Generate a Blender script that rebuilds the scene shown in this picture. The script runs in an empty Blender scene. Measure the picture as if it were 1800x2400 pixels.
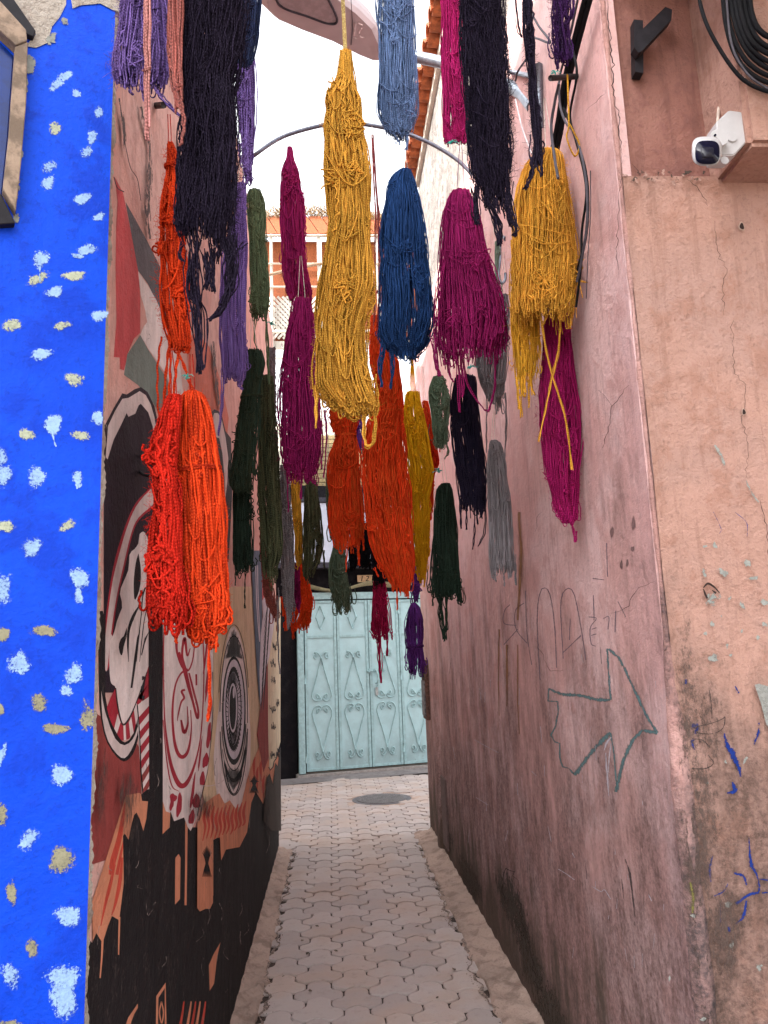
import bpy, bmesh, math, random
import numpy as np
from mathutils import Vector, Matrix
from mathutils.geometry import tessellate_polygon
random.seed(7); rng = np.random.default_rng(11)
SC = bpy.context.scene
COL = SC.collection

# ------------------------------------------------------------------ camera
F, RHO = 1800.0, .037
_th = math.atan(.183)
_up = np.array([-math.cos(_th)*math.sin(RHO), math.cos(_th)*math.cos(RHO), -math.sin(_th)])
_v = np.array([(777-900)/F, -(1534-1200)/F, -1.0]); _v /= np.linalg.norm(_v)
_Y = _v-(_v@_up)*_up; _Y /= np.linalg.norm(_Y); _X = np.cross(_Y, _up)
R = np.array([_X, _Y, _up]); EYE = np.array([0, 0, 1.6])
cam = bpy.data.cameras.new('camera'); camo = bpy.data.objects.new('camera', cam); COL.objects.link(camo)
camo.matrix_world = Matrix.Translation(EYE) @ Matrix(R.tolist()).to_4x4()
cam.sensor_fit = 'VERTICAL'; cam.sensor_height = 36; cam.lens = 27; cam.clip_start = .05; cam.clip_end = 500
SC.camera = camo
SC.render.resolution_x, SC.render.resolution_y = 768, 1024

# ------------------------------------------------------------------ world, sun, exposure
SUN_TO = Vector((-1.0, -.42, 1.05)).normalized()
w = bpy.data.worlds.new('World'); SC.world = w; w.use_nodes = True
nt = w.node_tree; sky = nt.nodes.new('ShaderNodeTexSky'); sky.sky_type = 'NISHITA'; sky.sun_disc = False
sky.sun_elevation = math.asin(SUN_TO.z); sky.sun_rotation = math.atan2(SUN_TO.x, SUN_TO.y)
sky.air_density = 1.0; sky.dust_density = 4.0; sky.ozone_density = 1.0
nt.nodes['Background'].inputs[1].default_value = .15
hs = nt.nodes.new('ShaderNodeHueSaturation'); hs.inputs['Saturation'].default_value = .12; hs.inputs['Value'].default_value = 1.25   # sky desaturated and brightened towards white
nt.links.new(sky.outputs[0], hs.inputs['Color']); nt.links.new(hs.outputs[0], nt.nodes['Background'].inputs[0])
sl = bpy.data.lights.new('sun', 'SUN'); sl.energy = 3.0; sl.angle = math.radians(.5); sl.color = (1, .93, .83)
so = bpy.data.objects.new('sun', sl); COL.objects.link(so); so.rotation_euler = SUN_TO.to_track_quat('Z', 'Y').to_euler()
SC.view_settings.view_transform = 'Standard'; SC.view_settings.look = 'None'; SC.view_settings.gamma = 1
SC.view_settings.exposure = 2.3
SC.view_settings.use_curve_mapping = False
SC.cycles.max_bounces = 10; SC.cycles.diffuse_bounces = 6; SC.cycles.transparent_max_bounces = 24
SC.cycles.use_denoising = True

# ------------------------------------------------------------------ measuring: a sight line cut by a plane of the place
def on(x, y, ax, val):
    d = R @ np.array([(x-900)/F, -(y-1200)/F, -1.0]); t = (val-EYE[ax])/d[ax]
    return EYE+t*d
def V(a): return Vector([float(q) for q in a])

# ------------------------------------------------------------------ materials
def new_mat(name):
    m = bpy.data.materials.new(name); m.use_nodes = True
    return m, m.node_tree, m.node_tree.nodes['Principled BSDF']
def N(t, kind, **kw):
    n = t.nodes.new(kind)
    for k, v in kw.items():
        if k in n.inputs: n.inputs[k].default_value = v
        else: setattr(n, k, v)
    return n
def L(t, a, b): t.links.new(a, b)
def noise(t, scale, detail=4, rough=.6, vec=None, dist=0):
    n = N(t, 'ShaderNodeTexNoise', Scale=scale, Detail=detail, Roughness=rough, Distortion=dist)
    if vec is not None: L(t, vec, n.inputs['Vector'])
    m = N(t, 'ShaderNodeMapRange'); m.clamp = False; L(t, n.outputs[0], m.inputs[0])
    m.inputs[1].default_value = .5; m.inputs[2].default_value = .78; m.inputs[3].default_value = .5; m.inputs[4].default_value = 1.0
    return m.outputs[0]
def ramp(t, fac, lo, hi, a=0., b=1.):
    r = N(t, 'ShaderNodeMapRange', interpolation_type='SMOOTHSTEP'); r.clamp = True
    L(t, fac, r.inputs[0]); r.inputs[1].default_value = lo; r.inputs[2].default_value = hi
    r.inputs[3].default_value = a; r.inputs[4].default_value = b
    return r.outputs[0]
def mixc(t, fac, a, b, mode='MIX'):
    m = N(t, 'ShaderNodeMix', data_type='RGBA', blend_type=mode)
    if isinstance(fac, (int, float)): m.inputs[0].default_value = fac
    else: L(t, fac, m.inputs[0])
    for i, c in ((6, a), (7, b)):
        if isinstance(c, tuple): m.inputs[i].default_value = (*c, 1)
        else: L(t, c, m.inputs[i])
    return m.outputs[2]
def math_(t, op, a, b=None, c=None):
    m = N(t, 'ShaderNodeMath', operation=op)
    for i, v in enumerate((a, b, c)):
        if v is None: continue
        if isinstance(v, (int, float)): m.inputs[i].default_value = v
        else: L(t, v, m.inputs[i])
    return m.outputs[0]
def pos(t, sc=(1, 1, 1)):
    g = N(t, 'ShaderNodeNewGeometry'); m = N(t, 'ShaderNodeMapping'); m.inputs['Scale'].default_value = sc
    L(t, g.outputs['Position'], m.inputs['Vector']); return m.outputs[0]
def bump(t, b, h, strength=.5, dist=.005, prev=None):
    n = N(t, 'ShaderNodeBump', Strength=strength, Distance=dist); L(t, h, n.inputs['Height'])
    if prev is not None: L(t, prev, n.inputs['Normal'])
    L(t, n.outputs[0], b.inputs['Normal']); return n.outputs[0]

def simple(name, c, rough=.6, metal=0, var=.15, sc=30, bmp=.2, bd=.001):
    m, t, b = new_mat(name); p = pos(t)
    n1 = noise(t, sc, 5, .65, p)
    col = mixc(t, ramp(t, n1, .3, .7), tuple(x*(1-var) for x in c), tuple(min(1, x*(1+var)) for x in c))
    L(t, col, b.inputs['Base Color']); b.inputs['Roughness'].default_value = rough; b.inputs['Metallic'].default_value = metal
    if max(c) < .1: b.inputs['Specular IOR Level'].default_value = .18
    if bmp: bump(t, b, n1, bmp, bd)
    return m

def plaster(name, ca, cb, cc, grime=None, gz=(.6, 2.4), gtop=0, rough=.9, relief=1., streak=.5, gcol2=None, chips=None, coarse=1.):
    """hand-trowelled lime plaster: two tones mottled, vertical run marks, dirt rising from the ground"""
    m, t, b = new_mat(name); p = pos(t); ps = pos(t, (6, 6, .55))
    big = noise(t, 1.7, 4, .6, p, .4); mid = noise(t, 9, 6, .68, p, .2); fine = noise(t, 75*coarse, 5, .7, p); run = noise(t, 5, 6, .7, ps)
    col = mixc(t, ramp(t, big, .36, .64), ca, cb)
    col = mixc(t, ramp(t, mid, .46, .72, 0, .8), col, cc)
    sep = N(t, 'ShaderNodeSeparateXYZ'); L(t, p, sep.inputs[0]); z = sep.outputs[2]
    if streak:
        col = mixc(t, ramp(t, run, .5, .75, 0, streak), col, tuple(q*.68 for q in cc))
        col = mixc(t, ramp(t, noise(t, 9, 5, .7, pos(t, (5, 5, .35))), .6, .8, 0, streak*.6), col, tuple(min(1, q*1.25) for q in ca))
    # pores and scuffs
    col = mixc(t, ramp(t, fine, .58, .74, 0, .35), col, tuple(q*.55 for q in cb))
    if grime:
        zz = math_(t, 'ADD', z, math_(t, 'MULTIPLY', math_(t, 'SUBTRACT', noise(t, 2.2, 6, .7, pos(t, (1.6, 1.6, .6))), .5), 2.6))
        g = ramp(t, zz, gz[1], gz[0], 0, 1)
        sp = ramp(t, math_(t, 'ADD', math_(t, 'MULTIPLY', fine, .5), math_(t, 'MULTIPLY', noise(t, 16, 7, .78, pos(t, (1, 1, .5))), .6)), .22, .86)
        gg = math_(t, 'MULTIPLY', g, math_(t, 'ADD', math_(t, 'MULTIPLY', sp, .62), .38))
        col = mixc(t, gg, col, grime)
        if gcol2:
            z2 = math_(t, 'ADD', z, math_(t, 'MULTIPLY', math_(t, 'SUBTRACT', noise(t, 3, 6, .7, pos(t, (2, 2, .8))), .5), 1.0))
            col = mixc(t, ramp(t, z2, .62, .1, 0, .85), col, gcol2)
    if chips:
        cm = ramp(t, noise(t, chips[1], 7, .6, p, .3), chips[2], chips[2]+.025)
        col = mixc(t, cm, col, chips[0])
    L(t, col, b.inputs['Base Color']); b.inputs['Roughness'].default_value = rough; b.inputs['Specular IOR Level'].default_value = .2
    h = math_(t, 'ADD', math_(t, 'MULTIPLY', mid, 1.1), math_(t, 'MULTIPLY', fine, .35))
    h = math_(t, 'ADD', h, math_(t, 'MULTIPLY', noise(t, 3.2, 3, .5, p), 1.6))
    if chips: h = math_(t, 'SUBTRACT', h, math_(t, 'MULTIPLY', cm, .5))
    bump(t, b, h, .75*relief, .012)
    return m

def paint(name, c, wear=.12, under=(.42, .27, .22), rough=.7, var=.18):
    """brushed wall paint, scuffed through in specks so that the plaster shows"""
    m, t, b = new_mat(name); p = pos(t)
    mid = noise(t, 9, 6, .68, p, .2); fine = noise(t, 75, 5, .7, p); run = noise(t, 4, 6, .7, pos(t, (3, 3, .8)))
    col = mixc(t, ramp(t, run, .1, .9), tuple(x*(1-var) for x in c), tuple(min(1, x*(1+var)) for x in c))
    col = mixc(t, ramp(t, mid, .5, .75, 0, .35), col, tuple(x*.7 for x in c))
    s = math_(t, 'ADD', math_(t, 'MULTIPLY', fine, .55), math_(t, 'MULTIPLY', noise(t, 14, 6, .75, pos(t, (1, 1, .45))), .5))
    col = mixc(t, ramp(t, s, .98-wear*1.6, 1.08-wear*1.4, 0, .75), col, under)
    L(t, col, b.inputs['Base Color']); b.inputs['Roughness'].default_value = rough; b.inputs['Specular IOR Level'].default_value = .2
    h = math_(t, 'ADD', math_(t, 'MULTIPLY', mid, 1.6), math_(t, 'MULTIPLY', fine, .5))
    h = math_(t, 'ADD', h, math_(t, 'MULTIPLY', noise(t, 3.2, 3, .5, p), 2.0))
    bump(t, b, h, .6, .012)
    return m

def drybrush(name, c, cut=.45, amp=1.3, rough=.8, sc=(1, 1, 1), fscale=110, soft=.05):
    """paint that breaks up into bristle marks towards its rim (attribute 'edge': 0 rim, 1 middle)"""
    m, t, b = new_mat(name); p = pos(t, sc)
    a = N(t, 'ShaderNodeAttribute', attribute_name='edge')
    n = math_(t, 'ADD', math_(t, 'MULTIPLY', noise(t, fscale, 6, .75, p), .6), math_(t, 'MULTIPLY', noise(t, 28, 4, .6, p), .4))
    al = math_(t, 'ADD', a.outputs['Fac'], math_(t, 'MULTIPLY', math_(t, 'SUBTRACT', n, .5), amp*2))
    al = ramp(t, al, cut-soft, cut+soft)
    col = mixc(t, ramp(t, n, .35, .65), tuple(x*.82 for x in c), tuple(min(1, x*1.12) for x in c))
    L(t, col, b.inputs['Base Color']); b.inputs['Roughness'].default_value = rough
    b.inputs['Specular IOR Level'].default_value = .25
    L(t, al, b.inputs['Alpha']); bump(t, b, noise(t, 70, 5, .7, p), .5, .004)
    return m

# ------------------------------------------------------------------ object helpers
def tag(o, label=None, cat=None, group=None, kind=None):
    if label: o['label'] = label
    if cat: o['category'] = cat
    if group: o['group'] = group
    if kind: o['kind'] = kind
    return o
def empty(name, loc, label=None, cat=None, group=None):
    o = bpy.data.objects.new(name, None); o.empty_display_size = .1; COL.objects.link(o); o.location = V(loc)
    return tag(o, label, cat, group)
def put(name, me, mat, parent=None):
    o = bpy.data.objects.new(name, me); COL.objects.link(o)
    if mat is not None and not me.materials: me.materials.append(mat)
    if parent is not None:
        o.parent = parent; o.matrix_parent_inverse = Matrix.Translation(-Vector(parent.location)) if parent.type == 'EMPTY' else Matrix()
    return o
def mesh(name, vs, fs, smooth=False):
    me = bpy.data.meshes.new(name); me.from_pydata([tuple(map(float, v)) for v in vs], [], fs); me.update()
    if smooth: me.polygons.foreach_set('use_smooth', [True]*len(me.polygons))
    return me
def bm_done(bm, name, smooth=False):
    me = bpy.data.meshes.new(name); bm.to_mesh(me); bm.free()
    if smooth: me.polygons.foreach_set('use_smooth', [True]*len(me.polygons))
    return me
def box(bm, a, b, M=None, bev=0):
    vs = [Vector((x, y, z)) for x in (a[0], b[0]) for y in (a[1], b[1]) for z in (a[2], b[2])]
    if M is not None: vs = [M @ q for q in vs]
    v = [bm.verts.new(q) for q in vs]
    fs = [bm.faces.new([v[i] for i in f]) for f in ((0, 1, 3, 2), (4, 6, 7, 5), (0, 4, 5, 1), (2, 3, 7, 6), (0, 2, 6, 4), (1, 5, 7, 3))]
    if bev:
        es = list({e for f in fs for e in f.edges}); bmesh.ops.bevel(bm, geom=es, offset=bev, segments=2, affect='EDGES')
def boxo(name, a, b, mat, parent=None, M=None, bev=0):
    bm = bmesh.new(); box(bm, a, b, M, bev); bmesh.ops.recalc_face_normals(bm, faces=bm.faces[:])
    return put(name, bm_done(bm, name), mat, parent)
def spline(pts, n):
    """Catmull-Rom through the points, n samples"""
    P = np.array(pts, float)
    if len(P) < 3:
        u = np.linspace(0, 1, n)[:, None]; return P[0]*(1-u)+P[-1]*u
    P = np.vstack([2*P[0]-P[1], P, 2*P[-1]-P[-2]]); k = len(P)-3
    s = np.linspace(0, k-1e-6, n); i = s.astype(int); u = (s-i)[:, None]
    a, b, c, d = P[i], P[i+1], P[i+2], P[i+3]
    return .5*((2*b)+(-a+c)*u+(2*a-5*b+4*c-d)*u**2+(-a+3*b-3*c+d)*u**3)
def tube_arrays(path, r, k, base):
    P = np.asarray(path, float); n = len(P)
    T = np.gradient(P, axis=0); T /= np.linalg.norm(T, axis=1)[:, None]+1e-9
    ref = np.array([.13, .99, .05]); A = np.cross(T, ref); A /= np.linalg.norm(A, axis=1)[:, None]+1e-9; B = np.cross(T, A)
    ang = np.arange(k)*2*math.pi/k
    rr = (np.full(n, r) if np.isscalar(r) else np.asarray(r))[:, None, None]
    vs = P[:, None]+rr*(np.cos(ang)[None, :, None]*A[:, None]+np.sin(ang)[None, :, None]*B[:, None])
    i = np.arange(n-1)[:, None]*k; j = np.arange(k)[None]; j2 = (j+1) % k
    f = np.stack([i+j, i+j2, i+k+j2, i+k+j], -1).reshape(-1, 4)+base
    return vs.reshape(-1, 3), f
def tubes(name, paths, mat, parent=None, r=.005, k=6, n=None, caps=True):
    VS, FS, base = [], [], 0; ends = []
    for q in paths:
        pts, rad = q if isinstance(q, tuple) else (q, r)
        p = spline(pts, n or max(6, len(pts)*7)) if len(pts) > 2 else np.array(pts, float)
        if not np.isscalar(rad): rad = np.interp(np.linspace(0, 1, len(p)), np.linspace(0, 1, len(rad)), rad)
        v, f = tube_arrays(p, rad, k, base); VS.append(v); FS += f.tolist()
        if caps: FS += [list(range(base, base+k)), list(range(base+len(v)-1, base+len(v)-k-1, -1))]
        base += len(v)
    return put(name, mesh(name, np.vstack(VS), FS, True), mat, parent)
def grid(name, fn, nu, nv, mat, parent=None, smooth=True):
    vs = [fn(i/nu, j/nv) for i in range(nu+1) for j in range(nv+1)]
    fs = [(i*(nv+1)+j, (i+1)*(nv+1)+j, (i+1)*(nv+1)+j+1, i*(nv+1)+j+1) for i in range(nu) for j in range(nv)]
    return put(name, mesh(name, vs, fs, smooth), mat, parent)

# ================================================================== LARGE STRUCTURE
XL, XR, YL0, YR0, YLF, YRF, ZL = -.48, .86, 1.60, 1.97, 6.9, 7.35, 4.58
M_coral = plaster('plaster_salmon', (.66, .35, .30), (.70, .44, .39), (.54, .31, .27), streak=.28)
M_pink = plaster('plaster_pink', (.62, .375, .36), (.68, .475, .475), (.57, .35, .335), grime=(.135, .080, .074), gz=(.55, 2.05), streak=.36, relief=.7, gcol2=(.075, .058, .042))
M_orange = plaster('plaster_orange', (.42, .245, .195), (.385, .235, .195), (.34, .18, .135), grime=(.085, .052, .042), gz=(.45, 1.85), streak=.35, relief=1.1, chips=((.40, .40, .36), 5, .97))
M_blue = plaster('plaster_cobalt', (.0, .066, .70), (.0, .050, .60), (.0, .040, .52), streak=.12, rough=.6, relief=.42)
M_rough = plaster('render_rough', (.26, .235, .22), (.20, .18, .17), (.12, .11, .105), streak=.3, relief=2.2, coarse=.45)
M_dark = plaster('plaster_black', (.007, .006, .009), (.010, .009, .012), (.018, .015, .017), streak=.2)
M_cream = plaster('plaster_cream', (.70, .66, .58), (.64, .60, .52), (.55, .5, .43), streak=.2)
M_cement = plaster('cement_fillet', (.52, .385, .32), (.44, .33, .275), (.30, .22, .18), streak=0, relief=1.6)
M_raw = plaster('raw_edge_plaster', (.52, .46, .40), (.42, .36, .31), (.3, .22, .19), streak=0, relief=2)
M_roadbed = plaster('mortar_bed', (.085, .062, .054), (.07, .052, .045), (.05, .037, .03), streak=0, relief=1)

# ground: one sheet to the horizon, mortar bed under the pavers
gm = bpy.data.meshes.new('ground'); s = 150
gm.from_pydata([(-s, -s, -.03), (s, -s, -.03), (s, s, -.03), (-s, s, -.03)], [], [(0, 1, 2, 3)])
tag(put('ground', gm, simple('earth', (.22, .18, .15), .95, sc=3)), kind='structure')
bed = boxo('alley_paving', (-6, -3, -.028), (8, 10.68, -.010), M_roadbed); tag(bed, kind='structure')

# left building (mural side)
def wallbox(name, a, b, mat, label, cat='wall', **k):
    o = boxo(name, a, b, mat); tag(o, label, cat, **k); return o
mural = wallbox('mural_wall', (-4, YL0, -.02), (XL, YLF, ZL), M_coral, 'salmon plaster alley wall on the left, painted with a mural over black')
sun_block = wallbox('unseen_sun_block', (-7, -1.5, -.02), (-2.75, YLF, 7.9), M_cream, 'unseen mass added behind the mural wall to keep the sun off the alley', 'shade block')  # added out of view, tall enough to block direct sun from the alley
side_l = wallbox('unseen_street_sun_block', (-7, YLF+.01, -.02), (-2.1, 12, 7.6), M_cream, 'unseen mass added left of the cross street to shade the door and paving', 'shade block')  # added out of view so that street and door lie in shade

# blue wall: turns off from the mural wall's near corner
BD = np.array([-1, -.5]); BD /= np.linalg.norm(BD)
bn = np.array([-BD[1], BD[0]]);  bn = bn if bn[1] < 0 else -bn          # outward normal
B0 = np.array([XL+.012, YL0-.012])
def blue_pt(u, z, off=0): q = B0+BD*u+bn*off; return np.array([q[0], q[1], z])
def on_blue(x, y, off=0):
    d = R @ np.array([(x-900)/F, -(y-1200)/F, -1.0]); n3 = np.array([bn[0], bn[1], 0]); o = np.array([B0[0], B0[1], 0])+n3*off
    return EYE+d*((o-EYE)@n3)/(d@n3)
bm = bmesh.new()
q = [blue_pt(0, 0), blue_pt(2.2, 0), blue_pt(2.2, 0, -.09), blue_pt(0.03, 0, -.03)]
lo = [bm.verts.new((*p[:2], -.02)) for p in q]; hi = [bm.verts.new((*p[:2], ZL-.4)) for p in q]
bm.faces.new(lo); bm.faces.new(hi[::-1])
for i in range(4): bm.faces.new([lo[i], lo[(i+1) % 4], hi[(i+1) % 4], hi[i]])
bmesh.ops.recalc_face_normals(bm, faces=bm.faces[:])
blue = put('blue_wall', bm_done(bm, 'blue_wall'), M_blue); tag(blue, 'cobalt blue plaster wall with white and ochre paint dabs, far left', 'wall')

# right building
pinkw = wallbox('pink_wall', (XR, 2.052, -.02), (4.5, YRF, 4.42), M_pink, 'pink plaster alley wall on the right, dirty below, with teal graffiti')
rough = wallbox('rough_wall', (XR+.11, 3.2, 4.42), (4.5, 6.85, 6.12), M_rough, 'grey roughcast upper wall under the row of roof tiles')
boxo('corner_pier', (XR, YR0, -.02), (XR+.045, 2.051, 4.42), M_pink, pinkw)
# orange wall: lower part proud, upper part recessed round the steel bracket
orange = empty('orange_wall', (1.0, 2.0, 0), 'orange plaster wall at the right edge, chipped and cracked, below the camera', 'wall')
def vgrid(name, x0, x1, z0, z1, y, mat, parent, amp=.004, nx=30, nz=80, lip=None):
    ph = rng.uniform(0, 6, 8)
    def fn(u, v):
        x = x0+(x1-x0)*u; z = z0+(z1-z0)*v
        d = amp*(math.sin(9*x+ph[0]+2*z)+math.sin(6.5*z+ph[1])+.6*math.sin(21*x+13*z+ph[2])+.5*math.sin(31*z-11*x+ph[3]))
        if lip and u == 0: d += lip
        return (x, y+d*.5, z)
    return grid(name, fn, nx, nz, mat, parent)
ZREC = 2.93
lowp = vgrid('lower_face', XR+.012, 4.2, -.02, ZREC, 1.955, M_orange, orange)
topp = vgrid('recess_face', XR+.046, 1.2, ZREC-.03, 4.4, 1.992, plaster('plaster_recess_shade', (.27, .125, .10), (.32, .16, .13), (.22, .10, .085), streak=.4), orange, .003)  # shade inside the recess is put into this darker plaster colour
# ledge on top of the lower face
grid('ledge', lambda u, v: (XR+.012+(3.3*u), 1.9545+.05*v, ZREC+.004*math.sin(40*u)*v-.002), 20, 2, M_orange, orange)
# rounded corner of the pink wall towards us, with a broken edge
def corner(u, v):
    z = -.02+4.44*u; a = v*math.pi
    wob = .003*math.sin(17*z)+.002*math.sin(41*z+1)+rng.uniform(-.0015, .0015)
    r = (.007+.020/(1+math.exp((z-1.5)*16)))+wob*.5
    return (XR+.010-r*math.cos(a), YR0-.002-r*math.sin(a)*.9, z)
grid('corner_edge', corner, 300, 8, plaster('plaster_corner', (.46, .25, .22), (.52, .31, .28), (.36, .2, .18), grime=(.05, .042, .045), gz=(1.15, 1.75), streak=.4, relief=1.3), pinkw)
# jetty (projecting upper storey) and porch ceiling
jet = boxo('jetty', (1.155, 1.78, 2.91), (4.2, 2.03, 4.4), M_orange, None, bev=.012); tag(jet, 'projecting plastered block carrying the security camera, top right', 'block')
porch = boxo('porch_ceiling', (.90, -.9, 3.62), (4.2, 2.6, 3.74), simple('dark_timber', (.05, .028, .02), .8, sc=12)); tag(porch, 'dark underside of the porch roof in the top right corner', 'ceiling')

# tile coping over the rough wall
M_tile = simple('terracotta', (.30, .08, .025), .8, sc=14, var=.3); M_tile_in = simple('terracotta_pale', (.72, .50, .36), .85, sc=14)
coping = empty('tile_coping', (XR, 5, 6.12), 'row of curved terracotta roof tiles along the top of the rough wall', 'roof tiles')
boxo('mortar_band', (XR+.075, 3.2, 6.12), (2.2, 6.86, 6.20), M_cream, coping)
bm = bmesh.new(); ns = 8
ring = []
for sx, rr in ((0, .075), (.34, .062)):
    for k in range(ns+1):
        a = math.pi*k/ns; ring.append(bm.verts.new((sx, rr*math.cos(a), rr*math.sin(a))))
for sx, rr in ((0, .060), (.34, .048)):
    for k in range(ns+1):
        a = math.pi*k/ns; ring.append(bm.verts.new((sx, rr*math.cos(a), rr*math.sin(a))))
m_ = ns+1
for k in range(ns):
    bm.faces.new((ring[k], ring[k+1], ring[m_+k+1], ring[m_+k])); bm.faces.new((ring[2*m_+k+1], ring[2*m_+k], ring[3*m_+k], ring[3*m_+k+1]))
    bm.faces.new((ring[k+1], ring[k], ring[2*m_+k], ring[2*m_+k+1]))
bm.faces.new((ring[0], ring[m_], ring[3*m_], ring[2*m_])); bm.faces.new((ring[ns], ring[2*m_+ns], ring[3*m_+ns], ring[m_+ns]))
bmesh.ops.recalc_face_normals(bm, faces=bm.faces[:])
tile_me = bm_done(bm, 'roof_tile'); tile_me.materials.append(M_tile)
for k in range(25):
    o = put('roof_tile', tile_me, None, coping); o.matrix_parent_inverse = Matrix(); y = 3.25+k*.15-5
    o.location = (-.03+rng.uniform(-.012, .012), y, .10+rng.uniform(-.006, .006)); o.rotation_euler = (rng.uniform(-.05, .05), -.16+rng.uniform(-.04, .04), math.radians(rng.uniform(-3, 3)))
for k in range(24):
    o = put('roof_tile', tile_me, None, coping); o.matrix_parent_inverse = Matrix(); y = 3.325+k*.15-5
    o.location = (.0, y, .145); o.rotation_euler = (math.pi+rng.uniform(-.05, .05), .16, 0)

# ---- cross-street facade with the metal door
ANG = math.atan2(.44, 1.73)*.9
fac = empty('door_house', (-.46, 10.68, 0), 'blackened house front across the street around the pale green metal door', 'house')
FM = Matrix.Translation((-.46, 10.68, 0)) @ Matrix.Rotation(ANG, 4, 'Z')
def fbox(name, a, b, mat, bev=0, parent=fac): return boxo(name, a, b, mat, parent, FM, bev)
DW, DH = 2.02, 2.42
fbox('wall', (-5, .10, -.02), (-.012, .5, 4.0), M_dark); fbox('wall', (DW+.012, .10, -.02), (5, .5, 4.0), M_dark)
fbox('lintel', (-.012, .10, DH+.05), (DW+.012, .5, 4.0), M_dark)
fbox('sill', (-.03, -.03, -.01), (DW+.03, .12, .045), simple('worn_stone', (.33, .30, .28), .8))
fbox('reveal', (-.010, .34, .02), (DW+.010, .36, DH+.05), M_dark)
M_door = simple('mint_enamel', (.42, .62, .65), .42, sc=5, var=.06, bmp=.25, bd=.002)
def enamel(m):
    t = m.node_tree; b = t.nodes['Principled BSDF']; old = b.inputs['Base Color'].links[0].from_socket; p = pos(t)
    sep = N(t, 'ShaderNodeSeparateXYZ'); L(t, p, sep.inputs[0]); low = ramp(t, sep.outputs[2], .75, .06)
    n_ = noise(t, 26, 6, .75, p); r_ = ramp(t, math_(t, 'ADD', n_, math_(t, 'MULTIPLY', low, .28)), .98, 1.06, 0, .85)
    c_ = mixc(t, ramp(t, math_(t, 'ADD', math_(t, 'MULTIPLY', noise(t, 3, 5, .7, pos(t, (2, 2, .6))), .6), math_(t, 'MULTIPLY', low, .5)), .4, 1.0, 0, .45), old, (.20, .26, .26))
    L(t, mixc(t, r_, c_, (.12, .075, .05)), b.inputs['Base Color'])
enamel(M_door)
M_doorw = simple('mint_enamel_rail', (.34, .52, .54), .45, sc=20, var=.1)
door = empty('metal_door', (-.46, 10.68, 0), 'pale green folding metal door with wrought scrolls and diamonds', 'door')
def dbox(name, a, b, mat=M_door, bev=0, parent=door): return boxo(name, a, b, mat, parent, FM, bev)
pw = .455; x0 = .10
dbox('door_frame', (0, .0, .055), (x0-.012, .06, DH), M_doorw, .004); dbox('door_frame', (x0+4*pw+.012, .0, .055), (DW, .06, DH), M_doorw, .004)
dbox('door_frame', (x0-.010, .0, DH-.06), (x0+4*pw+.010, .06, DH+.035), M_doorw, .004)
def scroll(cx, cz, r, dirx, dirz, turns=1.35, n=26):
    """a flat volute starting at the outside"""
    out = []
    for i in range(n):
        u = i/(n-1); a = u*turns*2*math.pi; rr = r*(1-.82*u)
        out.append((cx+dirx*rr*math.cos(a), .0, cz+dirz*rr*math.sin(a)))
    return out
for k in range(4):
    a = x0+k*pw
    pan = dbox('door_panel', (a+.004, .028, .075), (a+pw-.004, .050, DH-.075), M_door)
    for (xa, xb, za, zb) in ((.004, .042, .075, DH-.075), (pw-.042, pw-.004, .075, DH-.075)):
        dbox('stile', (a+xa, .014, za), (a+xb, .034, zb), M_doorw, .003, pan)
    for za in (.075, 1.83, DH-.115): dbox('rail', (a+.044, .016, za), (a+pw-.044, .033, za+.034), M_doorw, .003, pan)
    c = a+pw/2
    P = lambda pts: [np.array(FM @ Vector((c+x, .016+y, z))) for x, y, z in pts]
    dm = [(0, 0, 2.27), (.062, 0, 2.11), (0, 0, 1.95), (-.062, 0, 2.11), (0, 0, 2.27)]
    tubes('diamond', [P([dm[i], dm[i+1]]) for i in range(4)], M_doorw, pan, r=.0075, k=5)
    sc_paths = []
    zt, zm, zb = 1.62, .95, .25
    for sgn in (-1, 1):
        # top volutes, long heart sides, four volutes at the middle, bottom volutes
        sc_paths.append(P([(0, 0, zt-.06)]+[(sgn*x, y, z) for x, y, z in [(.03, 0, zt-.005), (.07, 0, zt+.02)]+[(.085+q[0], 0, zt-.035+q[2]) for q in scroll(0, 0, .055, .72, 1)][4:]]))
        sc_paths.append(P([(0, 0, zt-.06), (sgn*.07, 0, zt-.32), (sgn*.125, 0, zm+.17), (sgn*.137, 0, zm+.10), (sgn*.11, 0, zm+.05), (sgn*.05, 0, zm+.035), (sgn*.012, 0, zm+.07)]+[(sgn*(.05+q[0]), 0, zm+.10+q[2]) for q in scroll(0, 0, .042, -.9, 1)][6:]))
        sc_paths.append(P([(0, 0, zb+.07), (sgn*.07, 0, zb+.33), (sgn*.125, 0, zm-.19), (sgn*.137, 0, zm-.12), (sgn*.11, 0, zm-.05), (sgn*.05, 0, zm-.02), (sgn*.012, 0, zm-.06)]+[(sgn*(.05+q[0]), 0, zm-.09-q[2]) for q in scroll(0, 0, .042, -.9, 1)][6:]))
        sc_paths.append(P([(0, 0, zb+.07), (sgn*.03, 0, zb-.005), (sgn*.07, 0, zb-.03)]+[(sgn*(.085+q[0]), 0, zb+.035-q[2]) for q in scroll(0, 0, .055, .72, 1)][4:]))
    tubes('scrollwork', sc_paths, M_doorw, pan, r=.0075, k=5, n=46)
for x_, z_ in ((x0-.006, .25), (x0-.006, 1.28), (x0+3*pw, .30), (x0+3*pw, 1.28), (x0+3*pw, 2.2)):
    tubes('hinge', [[np.array(FM @ Vector((x_, .004, z_-.06))), np.array(FM @ Vector((x_, .004, z_+.06)))]], M_doorw, door, r=.011, k=8)
cx = x0+2*pw
tubes('bolt', [[np.array(FM @ Vector((cx-.04, -.012, 1.36))), np.array(FM @ Vector((cx+.22, -.012, 1.36)))]], M_doorw, door, r=.009, k=8)
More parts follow.
